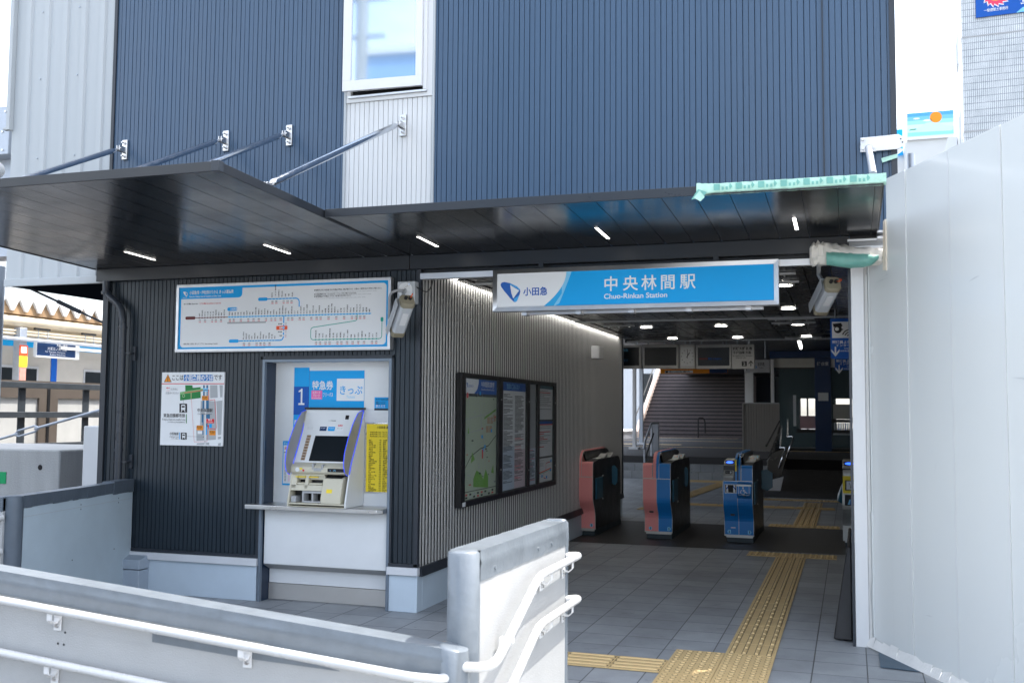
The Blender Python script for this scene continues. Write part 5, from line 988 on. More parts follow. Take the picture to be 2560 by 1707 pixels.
def intercom(x0, x1, y, z0, z1, label):
    def dr(b, P, W, H):
        P.rect(b, 0, 0, W, H, prn_b2, .0006); P.rect(b, .018, H-.208, .26, H-.035, prn_w, .001)
        P.poly(b, [(.035, H-.09), (.025, H-.055), (.11, H-.048), (.125, H-.075), (.118, H-.09)], prn_k, .0016); P.disc(b, .078, H-.115, .04, prn_k, .0014, 18, .042); P.disc(b, .068, H-.112, .02, prn_w, .0018); P.poly(b, [(.11, H-.105), (.135, H-.118), (.112, H-.128)], prn_k, .0016)
        for r in (.03, .055, .08): P.line(b, [(.20-r*cos(R(a)), H-.20+r*sin(R(a))) for a in range(20, 100, 16)], .011, prn_k, .0016)
        P.text(b, '駅係員よびだし', .018, H-.265, .036, prn_w, .001, 'L', .02, .26); P.text(b, 'インターホン', .055, H-.298, .032, prn_w, .001, 'L', .02, .22); P.text(b, 'Intercom', .14, H-.325, .022, prn_w, .001, 'L', .01, .1); P.text(b, '対讲电话 인터폰', .10, H-.352, .018, prn_w, .001, 'L', .01, .15)
        P.line(b, [(.05, H-.30), (.05, H-.385)], .016, prn_w, .001); P.poly(b, [(.008, H-.35), (.05, H-.405), (.092, H-.35), (.092, H-.325), (.05, H-.375), (.008, H-.325)], prn_w, .001)
    T = board('intercom_sign', label, 'sign', x0, x1, y, z0, z1, dr, prn_b2, .06, False, 'blue staff intercom signs'); b = MB()
    for x in (x0+.05, x1-.05): b.cyl((x, y+.03, z1), (x, y+.03, 2.662), .008, galv)
    b.build('hanger', T)
intercom(3.0, 3.29, 4.0, 2.14, 2.566, 'nearer blue staff intercom sign with an officer pictogram by the right jamb')
intercom(3.02, 3.29, 5.5, 2.08, 2.44, 'further blue intercom sign peeking out under the nearer one')

# ------------------------------------------------------------------ stairs and platform beyond the gates
stair_m = mat('stair_stone', (.115, .095, .098), .6, 0, .2, 3)
T = thing('platform_stairs', 'wide dark stone stairs rising to the overbridge behind the gates', 'stairs', (-3.3, 37, .5))
b = MB()
for k in range(22): b.hexa([(-5.6, 36.9+.3*k, .5), (-1.15, 36.9+.3*k, .5), (-1.15, 37.26+.3*k, .5), (-5.6, 37.26+.3*k, .5)]+[(-5.6, 36.9+.3*k, .5+.165*(k+1)), (-1.15, 36.9+.3*k, .5+.165*(k+1)), (-1.15, 37.26+.3*k, .5+.165*(k+1)), (-5.6, 37.26+.3*k, .5+.165*(k+1))], stair_m)
b.build('flight', T, smooth=0)
b = MB()
for k in range(22): b.box(-5.58, -1.16, 36.885+.3*k, 36.90+.3*k, .5+.165*(k+1)-.05, .5+.165*(k+1)+.004, rubber)
b.build('nosing', T, smooth=0)
b = MB(); b.hexa([(-5.75, 36.7, .5), (-5.6, 36.7, .5), (-5.6, 43.5, .5), (-5.75, 43.5, .5), (-5.75, 36.7, .75), (-5.6, 36.7, .75), (-5.6, 43.5, 4.5), (-5.75, 43.5, 4.5)], mat('stringer_stone', (.5, .42, .38), .6, 0, .15, 4)); b.build('stringer', T)
b = MB(); b.tube(fillet([(-3.0, 36.7, .5), (-3.0, 36.7, 1.35), (-2.8, 36.85, 1.35), (-2.75, 37.0, 1.2), (-2.75, 37.0, .7)], .08), .03, rubber, 8); b.tube([(-5.72, 36.8, 1.4), (-5.72, 43.3, 4.9)], .025, rubber, 8); b.build('handrail', T)
T = thing('stair_column', 'pale grey square column right of the dark stairs', 'column', (-.9, 37, .5)); b = MB(); b.box(-1.05, -.72, 36.9, 37.2, .5, 3.35, offw); b.build('shaft', T, .01); b = MB(); b.box(-1.09, -.68, 36.86, 37.24, .5, .62, offw); b.build('footing', T)
guard_m = mat('guard_panel_grey', (.24, .225, .21), .5, .1, .08, 4, streak=True)
T = thing('guard_screen', 'ribbed grey metal guard screen beside the upper ramp end', 'screen', (.9, 21, .5)); GPn = Pan((.42, 21, 0), (1, 0, 0), (0, 0, 1)); b = MB(); ribs(b, GPn, 0, .93, .55, 1.82, .07, .02, .02, guard_m); b.build('ribbed_panel', T, smooth=0)
b = MB(); b.box(.42, 1.37, 20.97, 21.04, 1.82, 1.85, conduit); b.box(.40, .44, 20.97, 21.04, .5, 1.83, guard_m); b.box(1.34, 1.38, 20.97, 21.04, .5, 1.83, guard_m); b.build('frame', T)
T = thing('ramp_railing', 'ramp balustrade with a dark side panel and two steel handrails', 'railing', (1.45, 15, 0))
def rz(y, h): return .05*max(0, min(10, y-12.4))+h

def rxx(y): return 1.72-.045*(y-13.4)
dkb = mat('dark_balustrade', (.05, .045, .04), .25, .4, .1, 4)
b = MB(); b.hexa([(rxx(13.5), 13.5, .12), (rxx(13.5)+.04, 13.5, .12), (rxx(21)+.04, 21, .55), (rxx(21), 21, .55), (rxx(13.5), 13.5, .85), (rxx(13.5)+.04, 13.5, .85), (rxx(21)+.04, 21, 1.25), (rxx(21), 21, 1.25)], dkb); b.build('side_panel', T)
b = MB(); b.prism([(1.63, 13.4, .28), (1.90, 13.4, .34), (2.04, 13.4, .92), (1.74, 13.4, .80), (1.62, 13.4, .64)], (0, .05, 0), dkb); b.build('end_panel', T, .01)
b = MB(); b.prism([(1.64, 13.37, .02), (1.86, 13.37, .02), (1.93, 13.37, .33), (1.64, 13.37, .24)], (0, .08, 0), offw); b.build('kerb', T)
for h, dx in ((.78, .05), (1.0, .20)):
    b = MB(); b.tube(fillet([(1.80+dx, 13.3, h-.28), (1.86+dx, 13.2, h-.12), (1.95+dx, 13.3, h+.12), (1.80+dx, 13.6, h+.1), (rxx(21)+dx, 21, h+.42)], .12), .018, chrome, 10); b.build('handrail', T)
b = MB(); b.tube([(1.60, 13.5, .92), (rxx(21), 21, 1.36)], .02, rubber, 8); b.tube([(1.62, 13.5, .66), (rxx(21), 21, 1.1)], .02, rubber, 8); b.build('dark_rail', T)
T = thing('step_railing', 'grey pipe railing beside the low steps at the end of the striped wall', 'railing', (-1.6, 17, 0))
b = MB()
for y in (16.7, 17.6, 18.5): b.tube([(-1.45, y, 0 if y < 16.85 else .5), (-1.45, y, 1.3 if y > 17 else .85)], .025, galv, 8)
b.tube(fillet([(-1.45, 16.6, .7), (-1.45, 16.7, .85), (-1.45, 17.6, 1.3), (-1.45, 18.5, 1.3)], .08), .025, galv, 8)
for k in range(12): b.tube([(-1.45, 17.6+k*.08, .55), (-1.45, 17.6+k*.08, 1.28)], .012, galv, 6)
b.build('rails', T); b = MB(); b.tube(fillet([(-1.40, 16.6, .5), (-1.40, 16.7, .6), (-1.40, 17.6, 1.05)], .06), .02, rubber, 8); b.build('handrail', T)
for i, (x, y) in enumerate(((-2.77, 22), (-6.05, 44.5), (-3.45, 26.5))):
    hw = (.05, .28, .065)[i]
    T = thing('platform_column', ('white steel column on the platform seen just past the striped wall end', 'wide pale column rising beside the left edge of the dark stairs', 'grey column between two white ones past the striped wall')[i], 'column', (x, y, .5), 'columns on the platform beyond the striped wall'); b = MB(); b.box(x-hw, x+hw, y-hw, y+hw, .5, 3.35 if i != 1 else 6, offw if i != 2 else galv); b.build('shaft', T, .01); b = MB(); b.box(x-.14, x+.14, y-.14, y+.14, .5, .56, offw); b.build('base_plate', T)

# waiting room
T = thing('waiting_room', 'glazed platform waiting room with a deep blue pillar carrying white lettering', 'waiting room', (2.4, 23, .5))
pil = mat('pillar_blue', (.003, .032, .115), .35, 0, .05, 4)
b = MB(); b.box(2.235, 2.675, 22.95, 23.3, .5, 3.15, pil); pl = b.build('pillar', T, .004)
b = MB(); P = Pan((2.235, 22.948, 2.0), (1, 0, 0), (0, 0, 1)); P.text(b, '待', .06, .94, .11, prn_w, .001, 'L', .02); P.text(b, '合', .17, .94, .11, prn_w, .001, 'L', .02); P.text(b, '室', .28, .94, .11, prn_w, .001, 'L', .02); b.build('lettering', pl, smooth=0)
b = MB(); b.box(2.32, 2.60, 22.935, 22.95, 1.93, 2.16, offw); b.build('notice_plate', pl)
b = MB(); b.box(1.02, 1.11, 22.9, 23.05, .5, 3.12, offw); b.build('white_post', T)
b = MB(); b.box(1.11, 2.235, 22.98, 23.1, 2.88, 3.14, mat('fascia_pale', (.55, .55, .50), .5)); b.box(2.675, 3.3, 22.98, 23.1, 2.88, 3.14, offw); b.build('header', T)
b = MB(); b.box(1.0, 3.3, 22.8, 27, 3.15, 3.34, pil); teal = mat('room_back_teal', (.012, .035, .045), .5, 0, .1, 3)
for q6 in ((1.0, 3.3, 26.9, 27, .5, .95), (1.0, 3.3, 26.9, 27, 2.05, 3.15), (1.0, 1.62, 26.9, 27, .95, 2.05), (2.15, 2.75, 26.9, 27, .95, 2.05), (1.85, 1.9, 26.9, 27, .95, 2.05), (1.62, 2.15, 26.9, 27, 1.28, 1.34), (2.75, 3.3, 26.9, 27, 1.4, 1.46)): b.box(*q6, teal)
b.build('roof_and_back', T)
b = MB(); b.box(1.11, 2.235, 23.0, 23.06, .5, .58, blk); b.box(2.675, 3.3, 23.0, 23.06, .5, .58, blk); b.box(1.11, 2.235, 23.0, 23.06, 2.83, 2.88, blk)
for z in (1.02, 1.32): b.box(2.675, 3.3, 23.0, 23.06, z, z+.09, blk)
b.box(1.72, 2.235, 23.0, 23.06, 1.02, 1.12, blk); b.build('mullions', T)
b = MB(); b.box(1.11, 2.235, 23.02, 23.03, .58, 2.83, pane); b.box(2.675, 3.3, 23.02, 23.03, .58, 2.88, pane); b.build('glazing', T)
b = MB(); b.box(1.75, 2.2, 24.5, 24.55, 1.12, 1.5, mat('poster_rose', (.42, .22, .24), .5)); b.box(1.6, 1.68, 23.6, 23.7, 1.2, 2.1, offw); b.box(2.7, 3.2, 24.4, 24.42, 1.42, 1.85, mat('poster_cream', (.48, .44, .36), .5)); b.box(2.7, 3.2, 24.0, 24.3, .95, 1.02, offw)
for k in range(10): b.box(2.72+k*.05, 2.76+k*.05, 24.2, 24.3, 1.04, 1.30, (prn_w, prn_gr, prn_b2, prn_lb)[k % 4])
b.build('room_contents', T)
T = thing('tube_light', 'bright fluorescent tube hung in front of the waiting room header', 'light', (2.0, 20.0, 3.1)); b = MB(); b.cyl((2.10, 16.6, 3.2), (2.03, 19.2, 3.2), .028, led); b.build('tube', T); b = MB(); b.bar((2.10, 16.6, 3.26), (2.03, 19.2, 3.26), .08, .05, whitep); b.build('batten', T)

# ------------------------------------------------------------------ white hoarding at the right
HD = Vector((.43725, -.89934, 0)); HN = Vector((-HD.y*-1*-1, HD.x, 0)); HN = Vector((-.89934, -.43725, 0))
HP0 = Vector((3.29, .009, 0))
T = thing('site_hoarding', 'tall glossy white construction hoarding running along the right side', 'hoarding', (3.7, -.9, 0))
Pn = Pan(HP0, HD, (0, 0, 1)); Ptop = lambda d: 3.095+.010*d
segs = [(.0, .07, .02, 2.60), (.07, .33, .03, 2.62), (.33, .572, .05, None), (.576, 1.068, .05, None), (1.072, 1.572, .045, None), (1.576, 2.07, .04, None), (2.074, 2.57, .04, None), (2.574, 3.07, .04, None)]
for i, (a, c, z0, z1) in enumerate(segs):
    b = MB(); za, zc = (z1, z1) if z1 else (Ptop(a), Ptop(c)); k = -.004*(i % 2)
    q = [Pn.p(a, z0, k), Pn.p(c, z0, k), Pn.p(c, zc, k), Pn.p(a, za, k)]; b.prism(q, Pn.n*-.03, hoard); b.build('panel', T, .002)
b = MB()
for d in (.574, 1.07, 1.574, 2.072): b.prism([Pn.p(d-.002, .05, .0005), Pn.p(d+.002, .05, .0005), Pn.p(d+.002, Ptop(d)-.01, .0005), Pn.p(d-.002, Ptop(d)-.01, .0005)], Pn.n*.002, whitep)
b.build('joint_strip', T)
sc_m = mat('scuff_grey', (.42, .44, .46), .5, 0, .1); rs = random.Random(31)
for d0, z0, ln, an in ((.18, 2.43, .16, .08), (.30, 2.46, .05, .1), (.85, 1.2, .10, 1.2), (1.25, 2.3, .12, .2), (1.62, 1.75, .16, -.1), (.72, .35, .09, .05), (1.75, 2.6, .10, .15)):
    b = MB(); w4 = Vector((0, 0, rs.uniform(.0012, .0026))); p0, p1 = Pn.p(d0, z0, .0012), Pn.p(d0+ln*cos(an), z0+ln*sin(an), .0012); b.face([p0, p1, (p0+p1)/2+w4*2.5], sc_m); b.build('scuff', T, smooth=0)
b = MB(); rs = random.Random(6); pts = []
for i in range(31):
    z = .02+2.56*i/30; pts.append((rs.uniform(-.006, .006), z))
for (o0, z0), (o1, z1) in zip(pts[:-1], pts[1:]): b.face([Pn.p(-.012, z0, .006), Pn.p(.055+o0*1.5, z0, .004+abs(o0)*.6), Pn.p(.055+o1*1.5, z1, .004+abs(o1)*.6), Pn.p(-.012, z1, .006)], hoard_e)
d = 0
while d < 2.6:
    e = d+.1; o0, o1 = rs.uniform(.055, .085), rs.uniform(.055, .085); b.face([Pn.p(d, .012, .03), Pn.p(e, .012, .03), Pn.p(e, o1, .004), Pn.p(d, o0, .004)], hoard_e); d = e
b.build('edge_tape', T)
b = MB(); b.prism([Pn.p(.29, 2.50, .002), Pn.p(.335, 2.49, .002), Pn.p(.335, 2.83, .002), Pn.p(.305, 2.82, .002)], Pn.n*.008, cream); b.prism([Pn.p(.035, .9, .009), Pn.p(.07, .9, .009), Pn.p(.068, 2.5, .009), Pn.p(.045, 2.5, .009)], Pn.n*.004, hoard_e); b.build('foam_strip', T)
b = MB(); b.prism([(3.345, -.10, .006), (3.60, -.62, .006), (3.345, -.58, .006)], (0, 0, .004), mat('blue_grey_mat', (.07, .11, .15), .6, 0, .1, 8)); tag(b.build('floor_mat', loc=(3.3, -.1, .01)), 'blue grey floor sheet tucked under the foot of the hoarding', 'sheet')
b = MB(); b.hexa([(3.06, .12, .01), (3.186, .10, .01), (3.186, .85, .01), (3.10, .85, .01), (3.155, .30, .62), (3.186, .30, .62), (3.186, .85, .70), (3.165, .85, .70)], rubber)
o = b.build('wrapped_bundle', bevel=.012, loc=(3.13, .4, .01)); tag(o, 'dark sheet wrapped foot protection standing inside the right jamb', 'cover')
b = MB(); b.box(3.19, 3.44, -.09, -.01, 2.725, 2.74, alu); b.box(3.19, 3.44, -.09, -.01, 2.675, 2.69, alu); b.box(3.2, 3.44, -.06, -.01, 2.691, 2.724, conduit); b.box(3.205, 3.5, -.008, .011, 2.60, 2.80, blk); b.box(3.38, 3.44, -.2, .1, 2.72, 2.735, alu); b.box(3.38, 3.44, -.2, .1, 2.76, 2.775, alu); tag(b.build('steel_channel', loc=(3.26, -.1, 2.65)), 'bare galvanised channels between the canopy end and the hoarding', 'channel')

# ------------------------------------------------------------------ ramp parapet and stair parapet in front
def rtop(x): return .859-(x+.265)*(.859-.690)/(1.795+.265)
T = thing('ramp_parapet', 'long low white parapet in front, sloping down to the right, grey tape on top', 'parapet', (.3, -3.8, -.4))
YF, YB, XL, XR = -3.85, -3.76, -4.2, 1.80
b = MB(); b.hexa([(XL, YF, -.45), (XR, YF, -.45), (XR, YB, -.45), (XL, YB, -.45), (XL, YF, rtop(XL)-.01), (XR, YF, rtop(XR)-.01), (XR, YB, rtop(XR)-.01), (XL, YB, rtop(XL)-.01)], panel_w); b.build('panel', T, .002)
def wavy(b, x0, x1, f0, n, m, th=.004, seed=1, y=YF, sg=-1):
    rs = random.Random(seed)
    for i in range(n):
        xa, xb = x0+(x1-x0)*i/n, x0+(x1-x0)*(i+1)/n
        yield xa, xb, rs
b = MB(); rs = random.Random(2); n = 70; prof = []
for i in range(n+1):
    x = XL+(XR-XL)*i/n; t = rtop(x); w_ = .0015*math.sin(i*.9)+rs.uniform(-.001, .001)
    lo = .098+(.012 if x > 1.1 else 0)+rs.uniform(-.0015, .0015)
    prof.append([(x, YB+.006, t-.06), (x, YB+.005, t+.001), (x, YF-.004, t), (x, YF-.0065-w_, t-.03), (x, YF-.009+w_, t-.043), (x, YF-.005, t-.055), (x, YF-.0045, t-lo)])
for i in range(n):
    for k in range(6): b.face([prof[i][k], prof[i+1][k], prof[i+1][k+1], prof[i][k+1]], tape)
b.build('tape_capping', T, smooth=50)
b = MB(); b.face([(.52, YF-.002, rtop(.52)-.175), (.95, YF-.002, rtop(.95)-.175+.006), (1.36, YF-.002, rtop(1.36)-.150), (1.36, YF-.002, rtop(1.36)-.148), (.95, YF-.002, rtop(.95)-.12), (.52, YF-.002, rtop(.52)-.12)], tape); b.build('tape_patch', T, smooth=0)
b = MB(); b.tube([(1.80, -3.805, -.4), (1.80, -3.805, .3), (1.802, -3.805, .5), (1.798, -3.805, .686), (1.80, -3.805, .694)], [.058, .058, .060, .057, .045], tape, 20); b.build('end_post', T, smooth=60)
b = MB()
for i in range(2):
    pass
b.face([(XL, YF-.001, rtop(XL)-.243), (.50, YF-.001, rtop(.5)-.194), (.50, YF-.001, rtop(.5)-.192), (XL, YF-.001, rtop(XL)-.241)], conduit)
for x, dz in ((.055, .255), (.085, .255), (.09, .205)): b.disc((x, YF-.0015, rtop(x)-dz), (0, -1, 0), .005, prn_k, 10)
b.build('panel_seam', T, smooth=0)
def hrail(name, label, path, r, brackets, n, group, parent=None):
    T = thing(name, label, 'handrail', path[0], group); b = MB(); b.tube(path, r, rail_w, 18); b.build('rail', T, smooth=60)
    for p, dirw in brackets:
        p = Vector(p); dw = Vector(dirw).normalized(); along = Vector((0, 0, 1)).cross(dw); b = MB()
        f = p+dw*.052     # wall point below the rail
        z = Vector((0, 0, 1)); w2 = .013
        pts = [(0, -.012), (0, -.045), (.018, -.062), (.036, -.06), (.045, -.045)]
        loop = [p+dw*a+z*c for a, c in pts]
        for a, c in zip(loop[:-1], loop[1:]): b.bar(a, c, .026, .004, whitep, upv=along.cross((c-a).normalized()))
        b.obox(p+dw*.048+z*-.06, (along, dw, z), (.019, .002, .035), whitep); b.build('bracket', T, .001)
        b = MB(); b.cyl(p+dw*.046+z*-.075, p+dw*.036+z*-.075, .007, steel, 8); b.cyl(p+dw*.046+z*-.075, p+dw*.043+z*-.075, .010, steel, 6); b.build('bolt', T)
    return T
off = -.055
def rp(x, h): return (x, YF+off, rtop(x)-h)
hrail('handrail', 'upper white handrail on the long front parapet', fillet([rp(-4.2, .110), rp(1.68, .106), (1.775, YF-.03, rtop(1.75)-.105), (1.80, YF+.01, rtop(1.8)-.10)], .06), .0175, [(rp(x, .106), (0, 1, 0)) for x in (-2.9, -1.9, -.9, .055, .965, 1.70)], 18, 'white handrails on the parapets')
hrail('handrail', 'lower white handrail on the long front parapet', [rp(-4.2, .325), rp(1.72, .318)], .0175, [(rp(x, .322), (0, 1, 0)) for x in (-2.9, -1.9, -.9, .05, .96)], 18, 'white handrails on the parapets')
# stair parapet
T = thing('stair_parapet', 'short white parapet with silver tape capping, standing end-on beside the front stairs', 'parapet', (1.82, -3.15, 0))
def px(y): t = (y+3.72)/1.15; return 1.745+.03*t, 1.862+.02*t
b = MB(); ya, yb = -3.70, -2.56
b.hexa([(px(ya)[0], ya, -.45), (px(ya)[1], ya, -.45), (px(yb)[1], yb, 0), (px(yb)[0], yb, 0), (px(ya)[0], ya, 1.02), (px(ya)[1], ya, 1.02), (px(yb)[1], yb, 1.02), (px(yb)[0], yb, 1.02)], panel_w); b.build('panel', T, .002)
b = MB(); rs = random.Random(8); n = 26; prof = []
for i in range(n+1):
    y = ya-.01+(yb+.012-ya+.01)*i/n; x0, x1 = px(y); j = lambda a=.0015: rs.uniform(-a, a)
    prof.append([(x0-.004, y, .93), (x0-.005, y, 1.028+j()), (x1+.004, y, 1.03+j(.001)), (x1+.005+j(), y, 1.0), (x1+.0095, y, .985+.004*math.sin(i*.5)), (x1+.005, y, .968), (x1+.0045, y, .915+j(.002))])
for i in range(n):
    for k in range(6): b.face([prof[i][k], prof[i+1][k], prof[i+1][k+1], prof[i][k+1]], tape)
b.build('tape_capping', T, smooth=50)
b = MB(); b.tube([(1.803, -3.715, -.4), (1.803, -3.715, .5), (1.803, -3.715, .72), (1.803, -3.715, 1.022), (1.803, -3.715, 1.03)], [.064, .062, .063, .062, .05], tape, 20); b.build('near_post', T, smooth=60)
b = MB(); rs = random.Random(12); vs = []; fs = []; m_ = 14; L_ = [(-.05), .15, .4, .6, .8, .95, 1.02, 1.034]
for z in L_:
    for j in range(m_): a = 2*pi*j/m_; r = .062*(1+(rs.uniform(-.07, .07) if z > .5 else 0))*(.8 if z > 1.03 else 1); vs.append((1.832+r*.95*cos(a), -2.545+r*.6*sin(a), z))
for i in range(len(L_)-1): fs += [(i*m_+j, i*m_+(j+1) % m_, (i+1)*m_+(j+1) % m_, (i+1)*m_+j) for j in range(m_)]
fs.append(tuple((len(L_)-1)*m_+j for j in range(m_))); b.raw(vs, fs, tape); b.build('far_post', T, smooth=60)
b = MB()
for y, z in ((-3.55, .945), (-3.0, .95), (-2.8, .95)): b.cyl((px(y)[1]+.004, y, z), (px(y)[1]+.009, y, z), .009, tape, 10)
b.build('tape_bump', T)
xr = 1.935
hrail('handrail', 'upper white handrail on the stair parapet', fillet([(1.875, -2.55, .86), (xr-.0, -2.50, .86), (xr, -2.56, .86), (xr, -3.17, .86), (xr, -3.70, .63), (xr-.005, -3.80, .625), (1.84, -3.82, .625)], .07), .0180, [((xr, y, .86), (-1, 0, 0)) for y in (-2.62, -2.98)]+[((xr, -3.52, .70), (-1, 0, 0))], 18, 'white handrails on the parapets')
hrail('handrail', 'lower white handrail on the stair parapet', fillet([(1.875, -2.55, .655), (xr, -2.50, .655), (xr, -2.56, .655), (xr, -3.17, .655), (xr, -3.75, .40), (xr, -4.0, .29)], .07), .0180, [((xr, y, .655), (-1, 0, 0)) for y in (-2.62, -2.98)]+[((xr, -3.6, .46), (-1, 0, 0))], 18, 'white handrails on the parapets')
# left parapet
T = thing('left_parapet', 'grey white parapet with dark tape capping that meets the navy wall at the left', 'parapet', (-2.5, -.8, 0))
A_ = Vector((-2.655, -.005, 0)); B_ = Vector((-2.30, -1.63, 0)); dv = (B_-A_).normalized(); nv = Vector((-dv.y, dv.x, 0)); nv = nv if nv.x > 0 else -nv
def wallbox(b, t0, t1, z0, z1, n0, n1, m):
    b.hexa([A_+dv*t0+nv*n0+Vector((0, 0, z0)), A_+dv*t1+nv*n0+Vector((0, 0, z0)), A_+dv*t1+nv*n1+Vector((0, 0, z0)), A_+dv*t0+nv*n1+Vector((0, 0, z0)), A_+dv*t0+nv*n0+Vector((0, 0, z1)), A_+dv*t1+nv*n0+Vector((0, 0, z1)), A_+dv*t1+nv*n1+Vector((0, 0, z1)), A_+dv*t0+nv*n1+Vector((0, 0, z1))], m)
LN = (B_-A_).length
b = MB(); wallbox(b, 0, LN, .0, .935, -.09, 0, panel_g); b.build('panel', T, .002)
b = MB(); rs = random.Random(21); n = 24
for i in range(n):
    j = rs.uniform(-.003, .003); bump_ = .012 if i < 5 else 0
    wallbox(b, LN*i/n, LN*(i+1)/n, .855+j-(bump_*.6), .94+bump_+abs(j)*.3, -.096, .005+abs(j)+bump_*.3, tape_dk)
b.build('tape_capping', T, smooth=60)
b = MB(); b.tube([B_+nv*-.045+Vector((0, 0, z)) for z in (0, .4, .8, .94, .945)], [.062, .062, .064, .062, .05], tape_dk, 18); b.build('near_post', T, smooth=60)
b = MB(); b.box(-3.6, -2.36, -1.72, -1.63, .0, .93, panel_w); b.box(-3.6, -2.36, -1.726, -1.624, .84, .938, tape_dk); b.build('return_panel', T, .002)
b = MB()
for t, z in ((.25, .81), (.25, .775), (.85, .81), (.85, .775), (.30, .40), (.95, .40)): b.disc(A_+dv*t+nv*.002+Vector((0, 0, z)), nv, .006, prn_k, 10)
wallbox(b, .0, LN-.03, .79, .792, .0005, .0015, conduit); b.build('screw', T)
for z, l in ((.80, 'upper white handrail end at the left edge of the picture'), (.57, 'lower white handrail end at the left edge of the picture')):
    hrail('handrail', l, fillet([(-3.6, -1.78, z+.05), (-2.45, -1.78, z), (-2.37, -1.76, z), (-2.36, -1.72, z)], .04), .02, [((-2.52, -1.78, z), (0, 1, 0)), ((-3.3, -1.78, z+.04), (0, 1, 0))], 18, 'white handrails on the parapets')
T = thing('service_box', 'small blue grey capped box in the corner between the left parapet and the plinth', 'box', (-2.56, -.1, 0)); sbm = mat('service_box_paint', (.34, .40, .47), .6, 0, .06, 6, .15, 100)
b = MB(); b.box(-2.655, -2.47, -.13, -.003, .0, .205, sbm); b.build('body', T, .006); b = MB(); b.hexa([(-2.66, -.135, .212), (-2.465, -.135, .212), (-2.465, -.003, .212), (-2.66, -.003, .212), (-2.66, -.135, .29), (-2.465, -.135, .29), (-2.465, -.003, .325), (-2.66, -.003, .325)], sbm); b.build('cap', T, .006)
# downpipe
T = thing('downpipe', 'dark downpipe with an offset bend running down the navy wall corner', 'pipe', (-2.76, -.06, 0)); dp = mat('downpipe_dark', (.035, .042, .055), .3, 0, .05, 5)
b = MB(); b.tube(fillet([(-2.96, -.06, 2.66), (-2.96, -.06, 2.55), (-2.80, -.065, 2.44), (-2.765, -.065, 2.32), (-2.765, -.065, .02)], .09), .032, dp, 18); b.build('pipe', T, smooth=60)
for z in (2.56, 2.25, 1.2):
    b = MB(); b.cyl((-2.765 if z < 2.4 else -2.96, -.065, z-.012), (-2.765 if z < 2.4 else -2.96, -.065, z+.012), .037, dp, 18); b.build('collar', T)
for z in (2.03, 1.1):
    b = MB(); b.cyl((-2.765, -.065, z-.01), (-2.765, -.065, z+.01), .036, dp, 18); b.box(-2.73, -2.68, -.07, YC, z-.006, z+.006, dp); b.box(-2.70, -2.675, -.01, YC, z-.06, z+.06, dp); b.build('clip', T)

# ------------------------------------------------------------------ left background
T = thing('concrete_block', 'weathered concrete anchor block with a strip of green tape', 'block', (-5.6, 1.5, -.4)); b = MB(); b.box(-6.9, -4.80, 1.5, 3.0, -.45, 1.11, concr); b.build('body', T, .02)
b = MB()
for x, z in ((-6.0, .87), (-5.05, .92), (-6.15, 1.0)): b.disc((x, 1.498, z), (0, -1, 0), .03, prn_k, 14)
b.build('lifting_hole', T, smooth=0); b = MB(); b.box(-5.85, -5.50, 1.492, 1.499, .735, .86, green_t); b.build('green_tape', T); b = MB(); P = Pan((-5.85, 1.491, .735), (1, 0, 0), (0, 0, 1)); P.text(b, 'G2.2 1.0t', .05, .04, .06, prn_k, .0006, 'L', 0, .2); b.build('tape_writing', T, smooth=0)
T = thing('stay_cable', 'inclined steel stay rod with an open turnbuckle above the concrete block', 'cable', (-5, 1.0, 1.3))
c0, c1 = Vector((-6.4, 1.3, .98)), Vector((-3.62, 1.0, 1.60)); d = (c1-c0).normalized(); u = Vector((0, 0, 1)).cross(d).normalized().cross(d)*-1
b = MB(); b.tube([c0, c0+d*1.42], .014, galv, 8); b.tube([c0+d*1.66, c1], .014, galv, 8); b.build('rod', T)
b = MB()
for s_ in (-1, 1): b.tube([c0+d*1.36, c0+d*1.42+u*.03*s_, c0+d*1.66+u*.03*s_, c0+d*1.72], .011, galv, 8)
b.build('turnbuckle', T); b = MB(); b.sphere(c0+d*.32, .06, galv, sq=(1.3, 1, .8)); b.build('end_fitting', T)
T = thing('utility_cabinet', 'tall white utility cabinet with a hinged meter box at the left building corner', 'cabinet', (-3.7, .9, 0)); b = MB(); b.box(-3.98, -3.1, .9, 1.4, -.45, 1.38, whitep); b.build('cabinet', T, .01); b = MB(); b.box(-3.68, -3.3, .78, .9, 1.09, 1.58, offw); b.build('meter_box', T, .006); b = MB()
for z in (1.13, 1.5): b.cyl((-3.55, .775, z), (-3.55, .775, z+.05), .012, galv)
b.build('hinge', T)
FX = -8.7
T = thing('platform_fence', 'dark steel platform fence with three rails behind the concrete block', 'fence', (FX, 6, .5)); 
for z in (1.90, 1.45, .97):
    b = MB(); b.box(FX-.04, FX+.04, -6, 12, z-.045, z+.045, dkfence); b.build('rail', T, .005)
for y in (-.6, .8, 2.2, 3.6, 5.05, 6.42, 7.8, 9.2):
    b = MB(); b.box(FX-.06, FX-.041+.0, y-.07, y+.07, .5, 1.86, dkfence); b.build('post', T, .004)
brown = mat('screen_brown', (.10, .083, .068), .5, .1, .08, 4)
T = thing('platform_screen', 'brown platform screen with bright glazed openings behind the steel fence', 'screen', (-9.6, 6, .5)); SX = -9.6; b = MB()
b.box(SX, SX+.06, -6, 14, .5, .95, brown); b.box(SX, SX+.06, -6, 14, 1.72, 2.0, brown); y = -6
while y < 14: b.box(SX, SX+.06, y, y+.42, .95, 1.72, brown); b.box(SX+.061, SX+.07, y+.17, y+.23, .5, 1.98, blk); y += 1.75
b.build('frame', T); b = MB(); b.box(SX+.01, SX+.02, -6, 14, .95, 1.72, mat('screen_pane', (.45, .46, .45), .12, 0, .1, 3)); b.build('pane', T)
